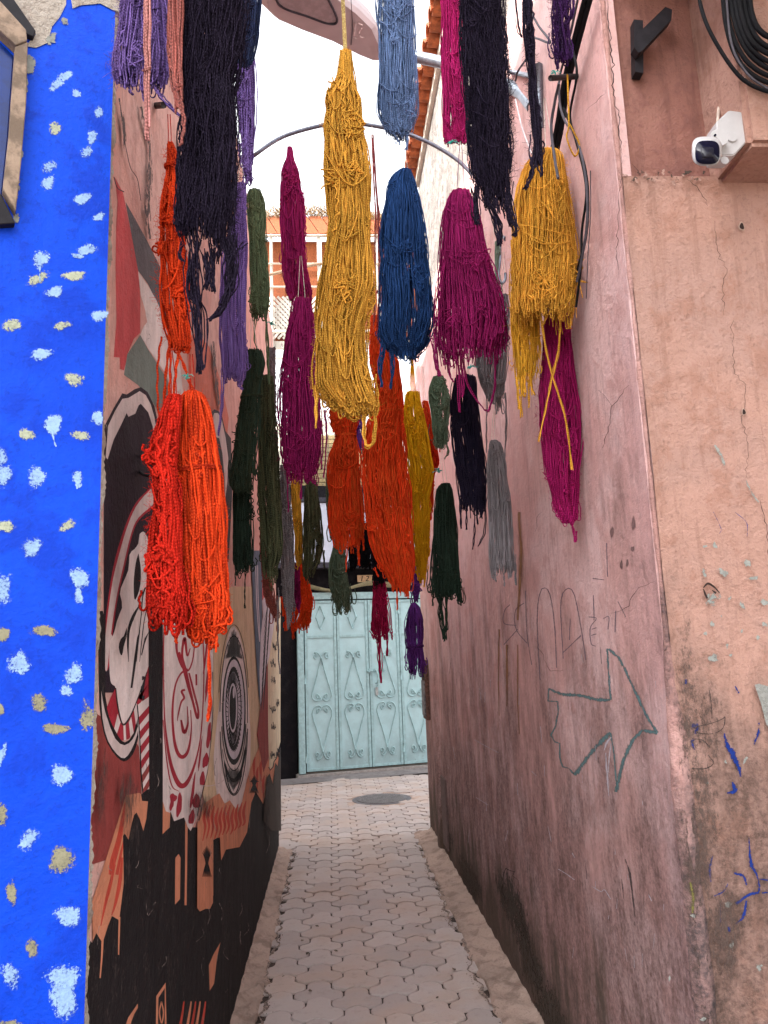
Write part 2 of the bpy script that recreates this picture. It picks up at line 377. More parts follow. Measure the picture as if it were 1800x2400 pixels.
for dx in (-.02, .06, .19): dbox('bolt_bracket', (cx+dx, -.022, 1.335), (cx+dx+.02, .013, 1.385), M_doorw, .003)
tubes('pull_handle', [[np.array(FM @ Vector(q)) for q in ((cx+.07, .0, 1.36), (cx+.085, -.05, 1.35), (cx+.10, -.06, 1.27), (cx+.095, -.05, 1.20), (cx+.08, .0, 1.19))]], M_doorw, door, r=.012, k=8)
dbox('lock_plate', (cx+.075, .004, 1.02), (cx+.115, .014, 1.13), simple('steel_worn', (.45, .5, .5), .4, .6), .002)

# hanging metal panel over the door, number plate, sagging tarpaulin
M_sheet = simple('sheet_pale_blue', (.55, .62, .74), .35, .3, var=.1, sc=3)
can = empty('metal_awning', (-.2, 10.55, 3.3), 'pale blue sheet metal panel over the green door, dark rails', 'awning')
def cbox(name, a, b, mat, bev=0): return boxo(name, a, b, mat, can, FM, bev)
for k in range(5): cbox('sheet', (-.55+k*.56, -.145+.004*(k % 2), 2.86), (-.55+k*.56+.55, -.130+.004*(k % 2), 3.70), M_sheet, .003)
M_rail = simple('rail_dark', (.05, .05, .065), .5, .3)
cbox('rail', (-.6, -.17, 2.78), (2.3, .0, 2.855), M_rail, .006); cbox('rail', (-.6, -.17, 3.705), (2.3, .0, 3.775), M_rail, .006)
for k in (-.55, .9, 2.2): cbox('strut', (k, -.03, 2.86), (k+.05, .10, 3.70), M_rail)
plate = boxo('number_plate', (.885, .045, 2.60), (1.115, .056, 2.70), simple('tan_tile', (.62, .42, .24), .5), None, FM, .003); tag(plate, 'small tan house number plate 12 above the green door', 'sign')
plate.location = (0, 0, 0)
def text(body, size, M, mat, parent, name='numeral', ext=.002):
    cu = bpy.data.curves.new(name, 'FONT'); cu.body = body; cu.size = size; cu.extrude = ext; cu.shear = .25; cu.space_character = 1.5
    o = bpy.data.objects.new(name, cu); COL.objects.link(o); bpy.context.view_layer.update()
    me = bpy.data.meshes.new_from_object(o); bpy.data.objects.remove(o); me.transform(M)
    return put(name, me, mat, parent)
M_blk = simple('black_paint', (.015, .013, .014), .6)
for ch, dx in (('1', .915), ('2', .995)):
    text(ch, .11, FM @ Matrix.Translation((dx, .044, 2.612)) @ Matrix.Rotation(math.pi/2, 4, 'X'), M_blk, plate)
tar = grid('tarpaulin', lambda u, v: np.array(FM @ Vector((-.1+1.9*u, -.10+.17*v, 2.60-.09*math.sin(math.pi*min(1, u*1.6))*(1-v*.3)-.06*v+.02*math.sin(14*u)))), 40, 4, simple('tarp_yellowish', (.62, .55, .34), .7)); tag(tar, 'sagging yellowish tarpaulin strip over the top of the green door', 'tarpaulin')
M_inl = simple('galvanised', (.20, .23, .28), .4, .5)

# ---- terrace and reed pavilion beyond the door house
ter = wallbox('terrace_house', (-7, 13.0, 0), (7, 16.5, 5.6), M_cream, 'sunlit cream terrace house behind the door house', 'house')
M_brick = simple('yellow_brick', (.24, .18, .09), .9, sc=40)
for r_ in range(12):
    for c_ in range(9):
        bx = -.7+c_*.21+(r_ % 2)*.1; bz = 4.45+r_*.077
        boxo('brick', (bx, 12.965, bz), (bx+.198, 13.0-.001, bz+.066), M_brick, ter)
pav = empty('reed_pavilion', (0, 15, 5.6), 'orange reed roofed pavilion with white timber posts on the terrace', 'pavilion')
M_reed = simple('reed_mat', (.19, .046, .010), .9, sc=60, var=.35, bmp=.6, bd=.01); M_white = simple('white_timber', (.42, .39, .35), .7, sc=6, var=.06); M_thatch = simple('thatch', (.20, .13, .07), .95, sc=50, var=.4)
def pb(name, a, b, mat): return boxo(name, a, b, mat, pav, bev=.01)
pl = {}
def pavpt(x, y, Y=15.): return on(x, y, 1, Y)
zt_ = pavpt(700, 485)[2]; zb_ = pavpt(700, 552)[2]; xa, xb = pavpt(630, 500)[0], pavpt(905, 500)[0]
for k in range(16):      # reed roof slope in lashed bundles, eave towards us
    u0, u1 = k/16, (k+1)/16-.004
    ya, yb = 15.0, 18.5; a_ = xa-.4+(xb-xa+2.2)*u0; b_ = xa-.4+(xb-xa+2.2)*u1
    put('reed_panel', mesh('reed_panel', [(a_, ya, zb_+.05), (b_, ya, zb_+.05), (b_-.25, ya+.35, zt_), (a_-.25, ya+.35, zt_), (a_, ya+.06, zb_), (b_, ya+.06, zb_), (b_-.2, ya+.5, zt_-.06), (a_-.2, ya+.5, zt_-.06)],
        [(0, 1, 2, 3), (4, 7, 6, 5), (0, 4, 5, 1), (3, 2, 6, 7), (0, 3, 7, 4), (1, 5, 6, 2)]), M_reed, pav)
st = []
for k in range(620):     # loose thatch stems along the ridge
    x = rng.uniform(xa-.5, xb+1.2); zz = zt_+.02+.14*math.sin((x-xa)*2.1)*.5; q = np.array([x, 15.35+rng.uniform(-.1, .15), zz])
    d = np.array([rng.normal(0, .45), rng.normal(0, .3), rng.uniform(.2, 1)]); d /= np.linalg.norm(d)
    st.append(([q-d*.12, q+d*rng.uniform(.08, .26)], .008))
tag(tubes('thatch_stems', st, M_thatch, pav, k=3, caps=False), kind='stuff')
zl = pavpt(700, 680)[2]; zlat0, zlat1 = pavpt(660, 785)[2], pavpt(660, 690)[2]
for k in range(6):       # hanging reed blinds at the back of the pavilion
    a_ = xa-.2+(xb-xa+1.4)*k/6; pb('reed_blind', (a_, 15.22, zlat0-.2), (a_+(xb-xa+1.4)/6-.02, 15.26, zb_-.01), M_reed)
for px_, wd in ((636, .12), (748, .16), (885, .12), (1000, .12)):
    xx = pavpt(px_, 620)[0]; pb('post', (xx-wd*.25, 14.96, 5.55), (xx+wd*.25, 15.1, zb_+.02), M_white)
for yy, h in ((556, .035), (622, .022), (676, .03), (780, .05), (842, .04)):
    zz = pavpt(700, yy)[2]; pb('beam', (xa-.5, 14.9, zz-h/2), (xb+1.3, 14.955, zz+h/2), M_white)
for i in range(9):
    for sgn in (-1, 1):
        xm = xa-.05+i*.085*1.2; 
        lath = boxo('lattice_lath', (-.025, 0, -.62), (.025, .015, .62), M_white, pav, Matrix.Translation((xm, 15.13+.017*(sgn > 0), (zlat0+zlat1)/2)) @ Matrix.Rotation(sgn*.72, 4, 'Y'))
pb('lattice_base', (xa-.3, 15.12, zlat0-.25), (xb+.8, 15.2, zlat0-.08), M_white)
tubes('branch_pole', [[pavpt(630, 644, 14.8), pavpt(700, 628, 14.8), pavpt(770, 618, 14.8), pavpt(880, 640, 14.8)]], simple('branch', (.2, .13, .09), .9), pav, r=.035)
# wire fence on the terrace edge
fen = []
for i in range(26):
    x = -1.0+i*.11
    for sgn in (-1, 1): fen.append(([np.array([x, 12.9, 5.6]), np.array([x+sgn*1.1, 12.9, 7.0])], .006))
fo = tubes('wire_fence', fen, simple('fence_wire', (.25, .25, .26), .5, .6), None, k=3, caps=False); tag(fo, 'diamond wire fence on the terrace edge behind the skeins', 'fence')
red_l = [([on(738+0*k, 1158+5*k, 1, 11.6)+np.array([-3, 0, 0]), on(1000, 1156+5*k, 1, 11.6)+np.array([1, 0, 0])], .008) for k in range(3)]
ro = tubes('red_wires', red_l, simple('red_wire', (.4, .06, .03), .6), None, k=5); tag(ro, 'three thin reddish wires strung above the pale blue panel', 'wires')

# ================================================================== PAVING
M_pav = None
m, t, b = new_mat('paver_concrete'); M_pav = m
oi = N(t, 'ShaderNodeObjectInfo'); at = N(t, 'ShaderNodeAttribute', attribute_name='tint'); p = pos(t)
rnd = math_(t, 'FRACT', math_(t, 'ADD', oi.outputs['Random'], at.outputs['Fac']))
c = mixc(t, rnd, (.42, .355, .335), (.54, .465, .44)); c = mixc(t, ramp(t, noise(t, 2.2, 4, .6, p), .35, .75, 0, .7), c, (.50, .375, .31))
f_ = noise(t, 120, 5, .75, p); mid_ = noise(t, 18, 6, .7, p)
c = mixc(t, ramp(t, mid_, .5, 1., 0, .5), c, (.30, .23, .205)); c = mixc(t, ramp(t, f_, .7, 1., 0, .6), c, (.20, .155, .14)); c = mixc(t, ramp(t, f_, .2, 0., 0, .5), c, (.66, .58, .54)); c = mixc(t, ramp(t, noise(t, 1.1, 5, .7, p), .62, .95, 0, .45), c, (.26, .205, .19))
L(t, c, b.inputs['Base Color']); b.inputs['Roughness'].default_value = .82
bump(t, b, math_(t, 'ADD', math_(t, 'MULTIPLY', mid_, 1.5), math_(t, 'MULTIPLY', f_, .5)), .6, .004)
S = .120; hx = S/math.sqrt(3)      # hexagon flat-to-flat, circumradius
def hexc(q, r): return np.array([S*(q+r/2), S*math.sqrt(3)/2*r])
def trihex():
    """outline of three hexagons grown together"""
    cells = [hexc(0, 0), hexc(1, 0), hexc(0, 1)]; edges = {}
    key = lambda p: (round(p[0], 5), round(p[1], 5))
    for c in cells:
        cr = [c+hx*np.array([math.cos(math.radians(30+60*k)), math.sin(math.radians(30+60*k))]) for k in range(6)]
        for k in range(6):
            a, b2 = key(cr[k]), key(cr[(k+1) % 6])
            if (b2, a) in edges: del edges[(b2, a)]
            else: edges[(a, b2)] = 1
    nx = {a: b2 for a, b2 in edges}; st_ = next(iter(nx)); o = [st_]; cur = nx[st_]
    while cur != st_: o.append(cur); cur = nx[cur]
    return np.array(o)
OUT = trihex(); CEN = OUT.mean(0); OUT = OUT-CEN
def inset(poly, d):
    n = len(poly); r = []
    for i in range(n):
        a, b2, c2 = poly[i-1], poly[i], poly[(i+1) % n]
        e1 = (b2-a)/np.linalg.norm(b2-a); e2 = (c2-b2)/np.linalg.norm(c2-b2)
        n1 = np.array([-e1[1], e1[0]]); n2 = np.array([-e2[1], e2[0]]); mm = n1+n2; mm /= (mm@n1)*1.0*np.linalg.norm(mm)**0
        r.append(b2+mm/np.linalg.norm(mm)*d/max(.5, (mm/np.linalg.norm(mm))@n1))
    return np.array(r)
def soften(poly, k=.19):
    """cut each corner so that the outline waves"""
    o = []; n = len(poly)
    for i in range(n):
        o += [poly[i]+(poly[i-1]-poly[i])*k, poly[i]+(poly[(i+1) % n]-poly[i])*k]
    return np.array(o)
def paver_arrays(jit=.0012):
    base = soften(OUT); a = inset(base, .0030); b2 = inset(base, .0062)
    a = a+rng.normal(0, jit, a.shape); b2 = b2+rng.normal(0, jit, b2.shape); n = len(a)
    vs = np.vstack([np.c_[a, np.full(n, -.02)], np.c_[a, np.full(n, -.006)], np.c_[b2, np.zeros(n)]])
    fs = [[n+i, n+(i+1) % n, 2*n+(i+1) % n, 2*n+i] for i in range(n)]+[[i, (i+1) % n, n+(i+1) % n, n+i] for i in range(n)]+[list(range(2*n, 3*n))]
    return vs, fs
variants = []
for k in range(5):
    vs, fs = paver_arrays(.0009); me = mesh('paver', vs, fs); me.materials.append(M_pav); variants.append(me)
cells = []
for q in range(-90, 120):
    for r in range(-90, 120):
        if (q-r) % 3: continue
        c = hexc(q, r)+CEN
        x, y = c; x += .02
        if not (1.2 < y < 10.6): continue
        if y < YRF-.05:
            if y < YLF and not (XL+.06 < x < XR-.12): continue
            if y >= YLF and not (-2 < x < XR-.12): continue
        elif not (-2.0 < x < 3.0): continue
        if y > 7.2 and (x-.52)**2+(y-8.96)**2 < .34**2: continue
        if y > 10.66+ (x+.46)*math.tan(ANG)-.12: continue
        cells.append((x, y))
cells.sort(key=lambda c: (c[1]+abs(c[0])*.5) + (3 if (c[1] < 2.8 or c[1] > 6.9 and abs(c[0]-.2) > 1.15) else 0))
Mrot = [0, 0]
for i, (x, y) in enumerate(cells[:300]):
    o = bpy.data.objects.new('paver', variants[i % 5]); COL.objects.link(o); o.parent = bed
    o.location = (x, y, rng.normal(0, .0022)+.001); o.rotation_euler = (rng.normal(0, .012), rng.normal(0, .012), rng.normal(0, .02))
VS, FS, base, tint = [], [], 0, []
for x, y in cells[300:]:
    vs, fs = paver_arrays(.0009); VS.append(vs+np.array([x, y, rng.normal(0, .002)])); FS += [[j+base for j in f] for f in fs]; base += len(vs); tint += [rng.random()]*len(vs)
if VS:
    me = mesh('paver_field', np.vstack(VS), FS); me.attributes.new('tint', 'FLOAT', 'POINT').data.foreach_set('value', tint)
    tag(put('paver_field', me, M_pav, bed), kind='stuff')
# cement fillets along both wall feet, lumpy, running up the wall
def fillet(name, side):
    x_in, x_w, y1 = (XL+.115, XL-.01, YLF-.02) if side < 0 else (XR-.17, XR+.01, YRF-.1)
    ph = rng.uniform(0, 6, 6)
    def fn(u, v):
        y = .6+(y1-.6)*u; e = .022*math.sin(7*y+ph[0])+.014*math.sin(19*y+ph[1])+rng.uniform(-.006, .006)
        x = x_in+(e if v == 0 else 0)+(x_w-x_in)*v
        z = -.002+.012*min(1, v*7)+.035*v**1.6+.006*math.sin(31*y+9*v+ph[2])*min(1, v*4)+rng.uniform(-.003, .003)*min(1, v*5)
        if v == 0: z = -.016
        return (x, y, z)
    o = grid(name, fn, 420, 12, M_cement); tag(o, kind='structure'); return o
fillet('kerb_left', -1); fillet('kerb_right', 1)
deb = []
crumbs = bmesh.new()
for k in range(900):
    side = rng.choice([-1, 1]); y = rng.uniform(1.8, 7.0)
    x = (XL+.125 if side < 0 else XR-.18)+rng.normal(0, .013)+.022*math.sin(7*y+side); r_ = rng.uniform(.0012, .0045)
    M = Matrix.Translation((x, y, .003)) @ Matrix.Rotation(rng.uniform(0, 3), 4, 'Z') @ Matrix.Diagonal((r_, r_*rng.uniform(.5, 1), r_*.6, 1))
    bmesh.ops.create_icosphere(crumbs, subdivisions=1, radius=1, matrix=M)
tag(put('grit', bm_done(crumbs, 'grit'), simple('grit', (.20, .15, .125), .95)), kind='stuff')
def seam(name, side):
    x_in = XL+.118 if side < 0 else XR-.173
    def fn(u, v):
        y = .8+6.0*u; c_ = x_in+.020*math.sin(7*y+side)+.012*math.sin(19*y)+.008*math.sin(47*y+side); w_ = .004+.005*math.sin(11*y+2)+.004*math.sin(37*y)
        return (c_+(v-.5)*2*max(.003, w_)+rng.uniform(-.002, .002), y, .0035+.003*math.sin(math.pi*v)+rng.uniform(-.0015, .002))
    tag(grid(name, fn, 700, 3, simple('seam_dirt', (.25, .19, .16), .98, sc=80, var=.5, bmp=1, bd=.004)), kind='structure')
seam('dirt_seam_left', -1); seam('dirt_seam_right', 1)
# scraps blown along the alley
lit = []
for k in range(34):
    y = rng.uniform(2.6, 9.5); sd = rng.choice([-1, 1]); x = (XL+.17+abs(rng.normal(0, .12)) if sd < 0 else XR-.22-abs(rng.normal(0, .15))); a_ = rng.uniform(0, 3); r_ = rng.uniform(.006, .02)
    lit.append([(x+r_*math.cos(a_+t_)*(1 if i_ % 2 else .6), y+r_*math.sin(a_+t_)*(1 if i_ % 2 else .6), .007+rng.uniform(0, .006)) for i_, t_ in enumerate((0, 1.2, 2.5, 3.9, 5.1))])
tag(put('litter', mesh('litter', [v_ for q in lit for v_ in q], [tuple(range(5*i_, 5*i_+5)) for i_ in range(len(lit))]), simple('dry_leaf', (.16, .12, .09), .9, sc=60, var=.6)), kind='stuff')
# manhole cover
man = empty('manhole_cover', (.52, 8.96, 0), 'round cast iron manhole cover in the cross street', 'manhole cover')
bm = bmesh.new(); bmesh.ops.create_cone(bm, cap_ends=True, segments=48, radius1=.46, radius2=.45, depth=.012, matrix=Matrix.Translation((.52, 8.96, -.0075))); put('collar', bm_done(bm, 'collar'), M_cement, man)
bm = bmesh.new(); bmesh.ops.create_cone(bm, cap_ends=True, segments=40, radius1=.33, radius2=.33, depth=.03, matrix=Matrix.Translation((.52, 8.96, -.012))); put('rim', bm_done(bm, 'rim'), simple('cast_iron_rim', (.16, .15, .16), .6, .3), man)
bm = bmesh.new(); bmesh.ops.create_cone(bm, cap_ends=True, segments=40, radius1=.285, radius2=.28, depth=.03, matrix=Matrix.Translation((.52, 8.96, -.006)))
put('lid', bm_done(bm, 'lid'), simple('cast_iron', (.17, .155, .16), .55, .3), man)
bm = bmesh.new()
for i in range(-11, 12):
    for j in range(-11, 12):
        if i*i+j*j < 118 and (i+j) % 2 == 0: box(bm, (.52+i*.024-.008, 8.96+j*.024-.008, .008), (.52+i*.024+.008, 8.96+j*.024+.008, .014))
tag(put('tread_studs', bm_done(bm, 'studs'), simple('cast_iron_stud', (.30, .28, .28), .5, .3), man), kind='stuff')
apron = grid('street_apron', lambda u, v: np.array(FM @ Vector((-4+8*u, -.42+.40*v, .004+.012*v+.003*math.sin(40*u+3*v)))), 60, 4, plaster('apron_cement', (.22, .20, .20), (.26, .235, .23), (.17, .15, .15), streak=0)); tag(apron, kind='structure')


# ================================================================== PAINT ON THE WALLS (thin coats, 1 mm a layer)
def Z2(u, v): return (200+u/3.456, 900+v/3.456)
def Z3(u, v): return (200+u/3.456, 1450+v/3.456)
def Z4(u, v): return (u/2.37, 1900+v/2.37)
def Z5(u, v): return (240+u/3.95, 400+v/3.95)
def Z6(u, v): return (580+u/4.02, 1350+v/4.02)
def Z7(u, v): return (1000+u/2.765, 1200+v/2.765)
def Z8(u, v): return (1400+u/3.16, 1200+v/3.16)
def Z9(u, v): return (1200+u/2.765, 1800+v/2.765)
def ZA(u, v): return (1300+u/3.318, v/3.318)
def ZB(u, v): return (1400+u/2.765, 450+v/2.765)
def side_pt(side, x, y, off):
    if side == 'L': p = on(x, y, 0, XL+off); p[1] = max(p[1], YL0+.002); p[2] = max(p[2], .0); return p
    if side == 'R': p = on(x, y, 0, XR-off); p[2] = max(p[2], .0); return p
    if side == 'O': return on(x, y, 1, 1.948-off)
    if side == 'T': return on(x, y, 1, 1.984-off)
    if side == 'B': return on_blue(x, y, off)
LV = {}
def lvl(side): LV[side] = LV.get(side, 0)+1; return .0006+LV[side]*.00003
PARENT = {'L': mural, 'R': pinkw, 'O': orange, 'T': orange, 'B': blue}
def poly(name, side, T, pts, mat, sub=0, extra=None):
    px_ = [T(*p) for p in pts]; off = lvl(side)
    if sub:
        P = spline([(*p, 0) for p in px_+[px_[0]]], len(px_)*sub)[:-1]; px_ = [(p[0], p[1]) for p in P]
    w3 = [side_pt(side, x, y, off) for x, y in px_]
    if extra: w3 += [np.array(e) for e in extra]
    tri = tessellate_polygon([[V(q) for q in w3]])
    return put(name, mesh(name, w3, [tuple(t_) for t_ in tri]), mat, PARENT[side])
def ribbon(name, side, T, pts, wd, mat, smooth=True, n=None, soft=False):
    """a brush line of pixel-measured width wd (single or per point), laid on the wall"""
    px_ = np.array([T(*p) for p in pts], float); off = lvl(side); n = n or max(4, len(pts)*6)
    W = np.full(len(pts), wd, float) if np.isscalar(wd) else np.array(wd, float)
    if smooth and len(pts) > 2:
        P = spline(np.c_[px_, W], n)
    else: P = np.c_[px_, W]; 
    T_ = np.gradient(P[:, :2], axis=0); T_ /= np.linalg.norm(T_, axis=1)[:, None]+1e-9; Nn = np.c_[-T_[:, 1], T_[:, 0]]
    vs = []; k = 3 if soft else 2
    for i in range(len(P)):
        for sgn in ((-1, 0, 1) if soft else (-1, 1)):
            q = P[i, :2]+Nn[i]*sgn*P[i, 2]/2; vs.append(side_pt(side, q[0], q[1], off))
    fs = []
    for i in range(len(P)-1):
        for j in range(k-1): fs.append((i*k+j, i*k+j+1, (i+1)*k+j+1, (i+1)*k+j))
    me = mesh(name, vs, fs)
    if soft:
        e = np.zeros(len(vs)); e[1::3] = 1.0; me.attributes.new('edge', 'FLOAT', 'POINT').data.foreach_set('value', e)
    return put(name, me, mat, PARENT[side])
def dab(name, side, T, cx, cy, a, b2, mat, rot=0, lump=.12, n=22):
    off = lvl(side); vs = [side_pt(side, *T(cx, cy), off)]; e = [1.15]
    ph = rng.uniform(0, 6, 3)
    for ring_, ev in ((.55, .85), (1.15, -.05)):
        for k in range(n):
            t_ = 2*math.pi*k/n; r_ = ring_*(1+lump*math.sin(2*t_+ph[0])+lump*.8*math.sin(3*t_+ph[1])+lump*.5*math.sin(5*t_+ph[2]))
            u, v = a*r_*math.cos(t_), b2*r_*math.sin(t_); u, v = u*math.cos(rot)-v*math.sin(rot), u*math.sin(rot)+v*math.cos(rot)
            vs.append(side_pt(side, *T(cx+u, cy+v), off)); e.append(ev)
    fs = [(0, 1+k, 1+(k+1) % n) for k in range(n)]+[(1+k, 1+n+k, 1+n+(k+1) % n, 1+(k+1) % n) for k in range(n)]
    me = mesh(name, vs, fs); me.attributes.new('edge', 'FLOAT', 'POINT').data.foreach_set('value', np.array(e))
    return put(name, me, mat, PARENT[side])

P_dkpur = paint('paint_aubergine', (.016, .007, .014), .14, (.12, .07, .07)); P_black = paint('paint_black', (.0055, .0035, .005), .24, (.060, .040, .038))
P_cream = paint('paint_pinkish_white', (.62, .50, .48), .12); P_lilac = paint('paint_lilac_white', (.60, .54, .60), .10); P_crim = paint('paint_crimson', (.36, .018, .035), .07)
P_brick = paint('paint_brick_red', (.27, .045, .04), .12); P_peach = paint('paint_peach', (.60, .23, .13), .08); P_red = paint('paint_vermilion', (.52, .06, .035), .1)
P_rose = paint('paint_rose_red', (.50, .065, .07), .18, (.55, .28, .18)); P_grey = paint('paint_dark_grey', (.10, .09, .10), .15); P_green = paint('paint_grey_green', (.16, .19, .17), .14)
P_tan = paint('paint_tan', (.62, .46, .30), .12); P_slate = paint('paint_slate_blue', (.10, .13, .19), .08); P_wht = paint('paint_white', (.72, .61, .59), .14)
P_scroll = paint('paint_parchment', (.66, .54, .38), .06); P_brown = paint('paint_umber', (.045, .03, .024), .14, (.3, .24, .18)); P_coral = paint('paint_coral', (.62, .16, .10), .1)
P_teal = drybrush('chalk_teal', (.10, .185, .20), .62, .8, soft=.25); P_pencil = drybrush('pencil_grey', (.17, .13, .17), .62, .55, soft=.25); P_whited = drybrush('chalk_white', (.50, .46, .52), .5, .5, soft=.15)
# --- upper mural: rose, grey, white and grey-green shards
poly('painted_shard', 'L', Z5, [(115, 60), (190, 200), (215, 320), (270, 600), (330, 900), (352, 1200), (350, 1500), (290, 1560), (240, 1680), (200, 1850), (165, 1835), (160, 1730), (105, 1725), (130, 1400), (122, 900), (128, 500), (140, 280)], P_rose)
poly('painted_shard', 'L', Z5, [(215, 290), (300, 440), (420, 660), (520, 860), (640, 1100), (640, 1500), (500, 1215), (420, 1045), (330, 925), (280, 650)], P_grey)
poly('painted_shard', 'L', Z5, [(330, 930), (420, 1060), (500, 1200), (640, 1520), (720, 1800), (760, 2200), (640, 2100), (600, 1900), (420, 1640), (350, 1520), (385, 1440), (415, 1400), (395, 1290), (355, 1150)], P_wht)
poly('painted_shard', 'L', Z5, [(350, 1520), (420, 1650), (600, 1930), (660, 2212), (600, 2400), (470, 2150), (330, 1985), (200, 1890), (230, 1700)], P_green)
poly('painted_shard', 'L', lambda u, v: (u, v), [(436, 792), (462, 780), (490, 812), (520, 900), (536, 980), (530, 1050), (505, 965), (470, 1010), (445, 930)], P_coral)
poly('painted_shard', 'L', lambda u, v: (u, v), [(345, 935), (360, 960), (372, 1020), (368, 1060), (356, 1000)], P_coral)
# --- mourner's hood with its pale rim
hood = [(150, 350), (230, 195), (300, 75), (335, 85), (400, 42), (450, 25), (505, 65), (560, 180), (592, 320), (640, 900), (680, 2074), (600, 2500), (150, 2500), (150, 1300)]
poly('painted_hood', 'L', Z2, hood, P_dkpur)
poly('painted_rim', 'L', Z2, [(165, 590), (185, 340), (240, 220), (300, 120), (350, 112), (400, 82), (440, 58), (490, 90), (530, 165), (560, 270), (585, 420), (560, 430), (545, 340), (510, 230), (450, 160), (432, 172), (405, 240), (350, 265), (335, 235), (290, 330), (230, 450), (180, 610)], P_cream)
poly('painted_swoosh', 'L', Z2, [(560, 800), (515, 850), (410, 960), (330, 1130), (245, 1400), (190, 1700), (145, 2100), (150, 2300), (190, 2300), (215, 2074), (260, 1750), (320, 1480), (385, 1210), (445, 1090), (560, 980)], P_crim, 3)
poly('painted_swoosh', 'L', Z2, [(560, 825), (510, 870), (415, 985), (342, 1150), (268, 1400), (212, 1650), (160, 2074), (160, 2300), (180, 2300), (202, 2074), (248, 1750), (306, 1480), (374, 1200), (436, 1075), (560, 960)], P_cream, 3)
fig = [Z2(*q) for q in [(470, 1195), (500, 1235), (525, 1400), (535, 2074)]]+[Z3(*q) for q in [(545, 60), (540, 280), (500, 420), (470, 520), (425, 640), (372, 765), (345, 830), (320, 845), (292, 830), (262, 700), (246, 560), (215, 530), (200, 480), (194, 300), (205, 130)]]+[Z2(*q) for q in [(225, 2040), (262, 1900), (300, 1800), (280, 1690), (310, 1600), (350, 1500), (358, 1380), (400, 1335), (430, 1290), (440, 1215)]]
I = lambda u, v: (u, v)
# red ground, striped collar, cup-shaped rim under the figure
poly('painted_field', 'L', Z3, [(80, 760), (135, 800), (250, 1090), (400, 980), (440, 1050), (455, 1420), (330, 1440), (290, 1700), (190, 1950), (20, 2000), (20, 1200)], P_brick)
poly('painted_cup', 'L', Z3, [(105, -60), (165, 0), (160, 600), (230, 900), (310, 1000), (380, 950), (420, 800), (445, 830), (430, 960), (395, 1080), (350, 1140), (305, 1155), (245, 1110), (170, 990), (125, 800), (110, 500)], P_black, 2)
poly('painted_cup', 'L', Z3, [(128, 560), (165, 760), (235, 960), (310, 1025), (378, 985), (415, 900), (435, 860), (410, 975), (360, 1085), (310, 1132), (250, 1090), (180, 980), (138, 800)], P_cream, 2)
poly('painted_collar', 'L', Z3, [(245, 560), (205, 640), (175, 720), (205, 850), (240, 940), (292, 990), (350, 975), (390, 930), (415, 830), (470, 600), (520, 300), (540, 500), (520, 700), (420, 640), (372, 770), (320, 860), (288, 845), (260, 700)], P_crim)
for pts in ([(262, 770), (228, 915), (250, 950), (285, 840)], [(308, 862), (312, 985), (332, 985), (325, 858)], [(352, 840), (365, 960), (392, 925), (372, 795)], [(392, 735), (410, 860), (425, 800), (415, 680)]): poly('painted_stripe', 'L', Z3, pts, P_wht)
poly('painted_figure', 'L', I, fig, P_wht, 2)
for pts in ([(430, 1370), (450, 1500), (442, 1650), (400, 1750), (392, 1600), (408, 1450)],): poly('painted_stroke', 'L', Z2, pts, P_black, 3)
poly('painted_stroke', 'L', Z3, [(335, 70), (336, 140), (312, 220), (300, 292), (282, 285), (270, 220), (290, 160), (312, 140)], P_black, 2)
poly('painted_stroke', 'L', Z3, [(445, 90), (425, 260), (382, 560), (366, 562), (398, 300), (420, 150)], P_black)
poly('painted_stroke', 'L', Z3, [(518, 100), (482, 200), (458, 302), (452, 290), (480, 160)], P_black)
ribbon('painted_line', 'L', Z2, [(440, 1790), (390, 1880), (352, 1990), (345, 2120), (350, 2250)], [2, 7, 6, 4, 1], P_black)
ribbon('painted_line', 'L', Z2, [(520, 1690), (490, 1650), (465, 1720), (455, 1850), (430, 2074), (415, 2250)], [2, 4, 3, 2, 2, 1], P_black)
ribbon('painted_line', 'L', Z2, [(515, 1760), (480, 1900), (455, 2100), (440, 2250)], [1, 2, 2, 1], P_black)
ribbon('painted_line', 'L', Z3, [(130, 560), (175, 770), (240, 920), (310, 1010), (385, 960), (425, 850), (440, 800)], [3, 5, 5, 5, 4, 3, 2], P_black)
ribbon('painted_line', 'L', Z3, [(246, 560), (262, 700), (292, 835), (320, 855), (372, 775), (425, 645), (500, 430)], [2, 3, 3, 4, 3, 2, 2], P_black)
# black column, candy stripe post
poly('painted_post', 'L', Z3, [(420, 700), (518, 630), (525, 1385), (468, 1400), (440, 1130), (425, 850)], P_wht)
for k in range(6):
    y0_ = 720+k*118; poly('painted_stripe', 'L', Z3, [(432+k*6, y0_+80), (520, y0_-20), (522, y0_+38), (436+k*6, y0_+145)], P_brick if k > 3 else P_crim)
ribbon('painted_line', 'L', Z3, [(422, 700), (440, 950), (450, 1200), (466, 1400)], 2.5, P_black)
for s_ in ((470, 480), (462, 560), (470, 640)): dab('painted_mark', 'L', Z3, *s_, 14, 22, drybrush('scribble_black', (.02, .015, .02), .5, 1.0) if s_[1] == 480 else bpy.data.materials['scribble_black'])
